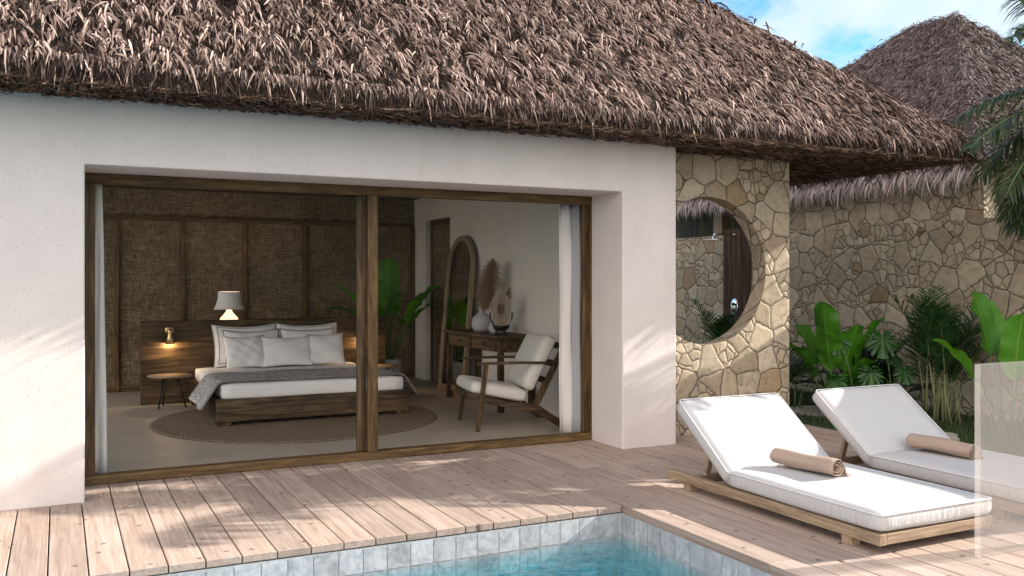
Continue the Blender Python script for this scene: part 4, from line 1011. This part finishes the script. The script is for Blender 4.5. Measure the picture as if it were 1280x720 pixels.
for q, t_ in ((.35, .0), (.62, 0), (.90, 0)):
    xx = .70 + (1.02 - .70) * q; zz = .26 + .68 * q; mb.rnd().box(xx - .012, xx + .012, .09, .73, zz - .035, zz + .035)
build('back_slats', mb, W['dark_y'], ch, bevel=.004, local=True)
for c in ((-.06, -.02, .33, .40), (.5, .54, .20, .25)): build('cross_rail', MB().rnd().box(c[0], c[1], .052, .768, c[2], c[3]), W['dark_y'], ch, bevel=.004, local=True)
mb = cushion_mesh(MB(), .62, .75, .13, r=.045, crown=.02, seed=2)
xform(mb, Matrix.Translation((.255, .41, .405)) @ Matrix.Rotation(R(11.5), 4, 'Y') @ Matrix.Rotation(R(90), 4, 'Z')); sc_ = build('seat_cushion', mb, M['chair_linen'], ch, smooth=True, local=True)
mb = cushion_mesh(MB(), .62, .75, .135, r=.045, crown=.02, seed=4)
mb2 = Matrix.Translation((.715, .41, .70)) @ Matrix.Rotation(R(-63), 4, 'Y') @ Matrix.Rotation(R(90), 4, 'Z')
xform(mb, mb2); build('back_cushion', mb, M['chair_linen'], ch, smooth=True, local=True)
ch.location = (3.945, 8.735, 0); ch.rotation_euler = (0, 0, R(-10))

# ================================================================== PLANTS
def unit(az, el): return Vector((math.cos(az) * math.cos(el), math.sin(az) * math.cos(el), math.sin(el)))
def banana_leaf(mb, base, az, el, L, Wd, droop=.9, fold=.35, seed=0, face=None):
    rs = random.Random(seed); n, m = 14, 8; pts = []; p = Vector(base); e = el; G = []
    mb.cur = rs.random(); ph = rs.uniform(0, 6)
    side = Vector((-math.sin(az), math.cos(az), 0))
    if face is not None: side = (side + Vector(face)).normalized()
    for i in range(n + 1):
        t = i / n; d = unit(az, e); nrm = side.cross(d).normalized()
        if nrm.z < 0 and face is None: nrm = -nrm
        w = Wd / 2 * max(.02, math.sin(PI * min(1, t * .95 + .03))) ** .48 if 0 < t < 1 else (Wd * .05 if t == 0 else .012)
        row = []
        for j in range(m + 1):
            s = -1 + 2 * j / m; rip = .018 * math.sin(11 * t + ph + 2 * s) * abs(s) + .01 * math.sin(23 * t + ph) * abs(s)
            row.append(p + side * (s * w * math.cos(fold)) + nrm * (abs(s) * w * math.sin(fold) + rip * (Wd / .25)))
        G.append(row); p = p + d * (L / n); e -= droop / n * (.4 + 1.2 * t)
    mb.grid(G)
def banana(label, loc, specs, mat='banana', pot=None, h0=.0):
    t = thing('banana_plant', label, 'banana plant', loc, None)
    lm, sm = MB(), MB(); b = Vector(loc)
    for i, (az, el, stem, L, Wd, droop) in enumerate(specs):
        az = R(az); el = R(el); s0 = b + Vector((.05 * math.cos(az), .05 * math.sin(az), h0)); top = s0 + unit(az, max(el, R(62))) * stem
        mid = s0.lerp(top, .5) + Vector((0, 0, .04)); sm.rnd().tube([s0, mid, top], [.018, .013, .009], 7)
        banana_leaf(lm, top, az, el, L, Wd, droop, .30, seed=i * 7 + int(loc[0] * 10))
    build('leaves', lm, M[mat], t, smooth=True, recalc=False); build('stems', sm, M['stem'], t, smooth=True)
    return t
A = 0
banana('leafy green banana plant growing against the garden wall right of the round opening', (8.55, 8.25, -.03),
       [(200, 80, .75, .66, .34, .3), (255, 72, .55, .66, .36, .5), (300, 70, .62, .68, .34, .4), (165, 62, .5, .58, .32, .7), (330, 50, .55, .62, .32, .8), (100, 70, .6, .6, .32, .6), (230, 40, .35, .52, .28, .9), (270, 55, .4, .55, .30, .8), (215, 65, .6, .6, .32, .6)])
banana('bright banana plant at the right edge rising behind the hazy glass', (8.75, 6.1, -.03),
       [(95, 80, .85, .72, .34, .3), (240, 82, .62, .72, .33, .35), (155, 58, .70, .58, .27, .7), (330, 75, .75, .72, .32, .5), (20, 60, .7, .65, .3, .8), (285, 60, .6, .6, .28, .9), (60, 75, .9, .6, .28, .5)])
banana('banana plant behind the stone wall showing two leaves in the round opening', (6.42, 8.6, -.03),
       [(-25, 30, .75, .5, .24, .7), (-70, 35, .8, .5, .24, .8), (20, 40, .62, .5, .22, .8), (200, 65, .6, .5, .22, .8)])
# indoor plant with pot
ip = banana('green indoor banana plant in pale pot behind the right end of the headboard', (4.45, 13.1, 0),
       [(250, 84, .95, .62, .34, .25), (225, 72, .8, .55, .30, .5), (185, 62, .80, .58, .27, .8), (175, 40, .66, .58, .25, .9), (230, 50, .7, .5, .25, .8), (10, 55, .85, .58, .28, .8), (345, 60, .55, .52, .25, .7), (300, 62, .66, .52, .28, .8), (60, 70, .7, .5, .26, .6), (120, 75, .7, .5, .26, .5), (210, 70, .55, .45, .2, .7), (35, 30, .6, .45, .2, .9)], h0=.38)
lathe_obj('pot', [(0, 0), (.15, 0), (.19, .18), (.20, .40), (.18, .42), (.165, .39), (.0, .36)], M['ceramic_pot'], ip, (4.45, 13.1, 0), 32)
# pinnate fronds
def frond(path, side, L0, n, droop, wd, rg, vee=.5):
    """path list of Vectors (rachis); returns ribbons (2n,3,2,3)"""
    P = []; m = len(path) - 1
    for k in range(n):
        t = .12 + .88 * (k + .5) / n; f = t * m; i = min(int(f), m - 1); p = path[i].lerp(path[i + 1], f - i); d = (path[i + 1] - path[i]).normalized()
        s = (side - d * side.dot(d)).normalized(); up = s.cross(d);
        if up.z < 0: up = -up
        L = L0 * (math.sin(PI * (.12 + .86 * t)) ** .55) * rg.uniform(.85, 1.1)
        for sg in (1, -1):
            dv = (s * sg + d * (.55 + .5 * t) + up * vee * rg.uniform(.3, 1.2)).normalized(); dv = (dv + Vector(rg.normal(0, .06, 3))).normalized()
            q1 = p + dv * L * .5; d2 = (dv + Vector((0, 0, -droop))).normalized(); q2 = q1 + d2 * L * .32; d3 = (d2 + Vector((0, 0, -droop))).normalized(); q3 = q2 + d3 * L * .22
            w = d.cross(dv).normalized() if False else (d - dv * d.dot(dv)).normalized()
            P.append([[p - w * wd * .4, p + w * wd * .4], [q1 - w * wd * .5, q1 + w * wd * .5], [q2 - w * wd * .35, q2 + w * wd * .35], [q3 - w * wd * .04, q3 + w * wd * .04]])
    return np.array(P)
def rachis(base, az, el, L, bend, n=12):
    p = Vector(base); e = el; out = [p.copy()]
    for i in range(n): p = p + unit(az, e) * (L / n); e -= bend / n * (.5 + 1.0 * i / n); out.append(p.copy())
    return out
def palm_clump(name, label, cat, loc, nf, hr, Lf, leaf, seed, mat, stemmat, lean=(60, 85), bend=(.5, 1.1), nl=26, drp=.25, wd=.02, canes=True, spread=.16):
    rg = np.random.default_rng(seed); t = thing(name, label, cat, loc); sm = MB(); Ps = []
    for k in range(nf):
        az = rg.uniform(0, 2 * PI); el = R(rg.uniform(*lean)); b = Vector(loc) + Vector((rg.normal(0, spread * .6), rg.normal(0, spread * .6), 0)); h = rg.uniform(*hr)
        top = b + unit(az, R(rg.uniform(78, 88))) * h
        if canes: sm.rnd().tube([b, b.lerp(top, .5), top], [.013, .011, .007], 6)
        pth = rachis(top, az, el, rg.uniform(*Lf), rg.uniform(*bend)); sm.tube(pth, [.006 * (1 - i / 14) for i in range(13)], 5)
        Ps.append(frond(pth, Vector((-math.sin(az), math.cos(az), 0)), leaf * rg.uniform(.8, 1.1), nl, drp, wd, rg))
    P = np.concatenate(Ps); strips('fronds', P, M[mat], t, rg.uniform(0, 1, len(P)), uv=True, off=Vector(loc)); build('canes' if canes else 'stems', sm, M[stemmat], t, smooth=True)
    return t
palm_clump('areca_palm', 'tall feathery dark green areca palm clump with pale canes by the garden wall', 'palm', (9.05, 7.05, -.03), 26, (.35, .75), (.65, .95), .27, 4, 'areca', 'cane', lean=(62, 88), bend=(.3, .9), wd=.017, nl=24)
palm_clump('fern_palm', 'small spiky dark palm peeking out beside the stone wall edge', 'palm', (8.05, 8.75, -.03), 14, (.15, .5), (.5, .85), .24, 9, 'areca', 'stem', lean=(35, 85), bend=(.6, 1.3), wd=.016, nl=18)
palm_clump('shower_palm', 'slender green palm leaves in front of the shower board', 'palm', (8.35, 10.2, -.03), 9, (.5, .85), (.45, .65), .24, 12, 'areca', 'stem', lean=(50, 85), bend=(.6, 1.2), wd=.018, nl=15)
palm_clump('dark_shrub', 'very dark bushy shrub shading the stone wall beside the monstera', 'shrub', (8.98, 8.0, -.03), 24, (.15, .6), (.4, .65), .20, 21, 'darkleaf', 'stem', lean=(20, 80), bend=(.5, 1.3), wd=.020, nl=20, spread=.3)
palm_clump('low_fern', 'low drooping fern at the foot of the banana plant', 'fern', (8.25, 7.75, -.03), 16, (.02, .12), (.35, .6), .10, 23, 'areca', 'stem', lean=(30, 70), bend=(.9, 1.8), wd=.014, nl=26, spread=.12, canes=True)
palm_clump('low_fern', 'low fern in front of the areca canes beside the dark shrub', 'fern', (8.6, 7.45, -.03), 14, (.02, .1), (.3, .5), .09, 29, 'areca', 'stem', lean=(30, 70), bend=(.9, 1.8), wd=.014, nl=24, spread=.12)
# monstera
def monstera_leaf(mb, c, nrm, up, s, seed):
    rs = random.Random(seed); mb.cur = rs.random(); nrm = Vector(nrm).normalized(); up = Vector(up); up = (up - nrm * up.dot(nrm)).normalized(); sd = up.cross(nrm)
    n = 96; base = len(mb.v); c = Vector(c); mb.v.append(tuple(c)); mb.uv[base] = (.5, .1)
    for ring in (.45, .75, 1):
        for k in range(n):
            th = 2 * PI * k / n; a = th  # 0 = tip (down = -up)
            r_ = s * (.62 + .38 * math.cos(a)) ** .35 * (.82 + .18 * math.cos(a)) if math.cos(a) > -.98 else s * .2
            r_ = s * (1.0 - .32 * (1 - math.cos(a)) / 2 - .45 * math.exp(-((abs((a + PI) % (2 * PI) - PI) - PI) / .28) ** 2))
            am = abs((a + PI) % (2 * PI) - PI); notch = 0
            for q in (.42, .78, 1.14, 1.5, 1.86, 2.2): notch = max(notch, math.exp(-((am - q) / .055) ** 2))
            rr = r_ * ring * (1 - (.55 * notch if ring > .9 else .28 * notch if ring > .7 else 0)); x = rr * math.sin(a) * .92; y = -rr * math.cos(a)
            h = -.25 * (x / s) ** 2 * s - .22 * (y / s) ** 2 * s * (1 if y < 0 else .3) + .04 * s * math.sin(9 * am)
            mb.v.append(tuple(c + sd * x + up * y + nrm * h)); mb.uv[len(mb.v) - 1] = (.5 + .5 * x / s, .5 - .4 * y / s)
    for k in range(n):
        k2 = (k + 1) % n; mb.face((base, base + 1 + k, base + 1 + k2))
        for q in range(2): a = base + 1 + q * n; mb.face((a + k, a + n + k, a + n + k2, a + k2))
def monstera(label, loc, leaves):
    t = thing('monstera', label, 'monstera', loc); lm, sm = MB(), MB(); b = Vector(loc)
    for i, (dx, dy, z, s, tilt, az) in enumerate(leaves):
        c = b + Vector((dx, dy, z)); n = unit(R(az), R(tilt)); monstera_leaf(lm, c, n, Vector((0, 0, 1)) + unit(R(az), 0) * -.2, s, i + 3)
        sm.rnd().tube([b + Vector((dx * .05, dy * .05, 0)), b + Vector((dx * .5, dy * .5, z * .65)), b + Vector((dx * .85, dy * .85, z * .98)), c], [.011, .009, .007, .006], 6)
    build('leaves', lm, M['monstera'], t, smooth=True, recalc=False); build('stems', sm, M['stem'], t, smooth=True)
monstera('monstera with split leaves below the left banana plant', (8.45, 7.75, -.03), [(-.12, .25, .92, .22, 45, 215), (.0, -.15, .55, .19, 35, 230), (-.3, .1, .45, .18, 40, 200), (.1, .3, .35, .17, 50, 240), (-.05, -.35, .22, .15, 40, 250)])
monstera('monstera with one large split leaf beside the dark shrub', (8.85, 7.6, -.03), [(-.1, .10, .92, .24, 38, 225), (.05, -.1, .55, .17, 45, 230), (-.25, .2, .40, .18, 45, 200), (-.25, -.15, .30, .16, 40, 230), (.15, .15, .7, .17, 55, 260), (-.4, -.1, .12, .12, 50, 220)])

# --- coconut palm at the right edge
CR = Vector((10.15, 5.55, 3.5))
cpm = thing('coconut_palm', 'coconut palm with arching fronds hanging in at the right edge', 'palm tree', (CR.x + .45, CR.y - .25, -.1))
build('trunk', MB().tube([(CR.x + .45, CR.y - .25, -.1), (CR.x + .42, CR.y - .2, 1.2), (CR.x + .25, CR.y - .12, 2.5), tuple(CR)], [.17, .13, .115, .11], 14), M['trunk'], cpm, smooth=True)
rg = np.random.default_rng(5); Ps = []; sm = MB()
specs = [(166, -30, 2.0, .7), (172, -10, 2.2, 1.0), (160, -50, 1.8, .5), (180, -28, 2.1, .8), (158, -4, 2.0, 1.1), (168, -22, 2.05, .8), (178, -40, 1.9, .7), (185, -20, 2.1, .9), (150, -40, 1.8, .6), (152, 12, 1.9, .9), (163, 2, 2.1, .9), (176, -14, 2.1, 1.0), (160, -30, 1.9, .8), (190, 12, 2.1, 1.0), (172, 38, 2.0, 1.2), (200, -6, 2.0, 1.1), (182, -34, 2.0, .8), (5, 30, 2.2, 1.1), (-18, 15, 2.2, 1.2), (25, 12, 2.2, 1.2), (100, 66, 1.7, 1.3), (270, 66, 1.7, 1.3), (345, 50, 2.0, 1.2), (20, 55, 2.0, 1.3), (168, 60, 1.9, 1.4)]
for az, el, L, bd in specs:
    az = R(az + rg.normal(0, 3)); pth = rachis(CR + unit(az, 0) * .08, az, R(el), L, bd); sm.rnd().tube(pth, [.022 * (1 - i / 14) + .003 for i in range(13)], 6)
    Ps.append(frond(pth, Vector((-math.sin(az), math.cos(az), 0)), (.62), 54, .8, .030, rg, vee=.12))
P = np.concatenate(Ps); strips('fronds', P, M['coconut'], cpm, rg.uniform(0, 1, len(P)), uv=True, off=BASE[cpm.name]); build('frond_stems', sm, M['stem'], cpm, smooth=True)

# ================================================================== LIGHT, SKY, CAMERA
w = bpy.data.worlds.new('World'); S.world = w; w.use_nodes = True; nt = w.node_tree; bg = nt.nodes['Background']; out = nt.nodes['World Output']
el = math.asin(SUN.z); az = math.atan2(SUN.x, SUN.y)
sky = nd(nt, 'TexSky'); sky.sky_type = 'NISHITA'; sky.sun_disc = False; sky.sun_elevation = el; sky.sun_rotation = az; sky.air_density = 1.0; sky.dust_density = .6; sky.ozone_density = 1.5
hs = nd(nt, 'HueSaturation'); hs.inputs['Saturation'].default_value = 1.35; ln(nt, sky.outputs[0], hs.inputs['Color']); ln(nt, mix(nt, 1, hs.outputs[0], (.50, 1.0, 1.10), 'MULTIPLY'), bg.inputs[0]); bg.inputs[1].default_value = .09
tc = nd(nt, 'TexCoord'); mp = nd(nt, 'Mapping'); mp.inputs['Scale'].default_value = (1, 1, 1.7); mp.inputs['Location'].default_value = (.35, .1, .2); ln(nt, tc.outputs['Generated'], mp.inputs[0])
f = noise(nt, mp.outputs[0], 3.4, 9, .56, .25); cm = ramp(nt, f, [(.47, 0.0), (.56, .75), (.68, 1.0)])
dt = nd(nt, 'VectorMath', operation='DOT_PRODUCT'); ln(nt, tc.outputs['Generated'], dt.inputs[0]); dt.inputs[1].default_value = Vector((-.66, -.70, .26)).normalized(); dt_o = dt.outputs['Value']  # bright cloud bank added behind the camera to fill facade and bedroom
b2 = nd(nt, 'Background'); ln(nt, mix(nt, ramp(nt, dt_o, [(0, 0.0), (.5, 1.0)]), (.88, .96, 1.0), (1.0, .905, .82)), b2.inputs[0]); ln(nt, ramp(nt, dt.outputs['Value'], [(0, .47), (.15, .50), (1.0, 1.36)]), b2.inputs[1])
mx = nd(nt, 'MixShader'); cm2 = math_(nt, 'MAXIMUM', cm, ramp(nt, dt.outputs['Value'], [(.05, 0.0), (.6, .8)])); ln(nt, cm2, mx.inputs[0]); ln(nt, bg.outputs[0], mx.inputs[1]); ln(nt, b2.outputs[0], mx.inputs[2]); ln(nt, mx.outputs[0], out.inputs[0])
sl = bpy.data.lights.new('sun', 'SUN'); sl.energy = 5.0; sl.angle = R(.4); sl.color = (1.0, .93, .84)
so = bpy.data.objects.new('sun', sl); COL.objects.link(so); so.rotation_euler = SUN.to_track_quat('Z', 'Y').to_euler(); so.location = (20, -3, 12)

cam = bpy.data.cameras.new('camera'); co = bpy.data.objects.new('camera', cam); COL.objects.link(co)
cam.sensor_width = 36; cam.lens = 36 * 1136 / 1280; cam.shift_y = -10 / 1280; cam.clip_start = .05; cam.clip_end = 500
yaw = math.atan2(566, 1136); co.location = (0, 0, 1.6); co.rotation_euler = (PI / 2, 0, -yaw); S.camera = co
S.view_settings.view_transform = 'Standard'; S.view_settings.look = 'None'; S.view_settings.gamma = 1; S.view_settings.exposure = 1.2
S.render.engine = 'CYCLES'; S.cycles.use_denoising = True; S.cycles.max_bounces = 10; S.cycles.transparent_max_bounces = 16; S.cycles.diffuse_bounces = 5
S.cycles.caustics_reflective = False; S.cycles.caustics_refractive = False; S.cycles.sample_clamp_indirect = 6
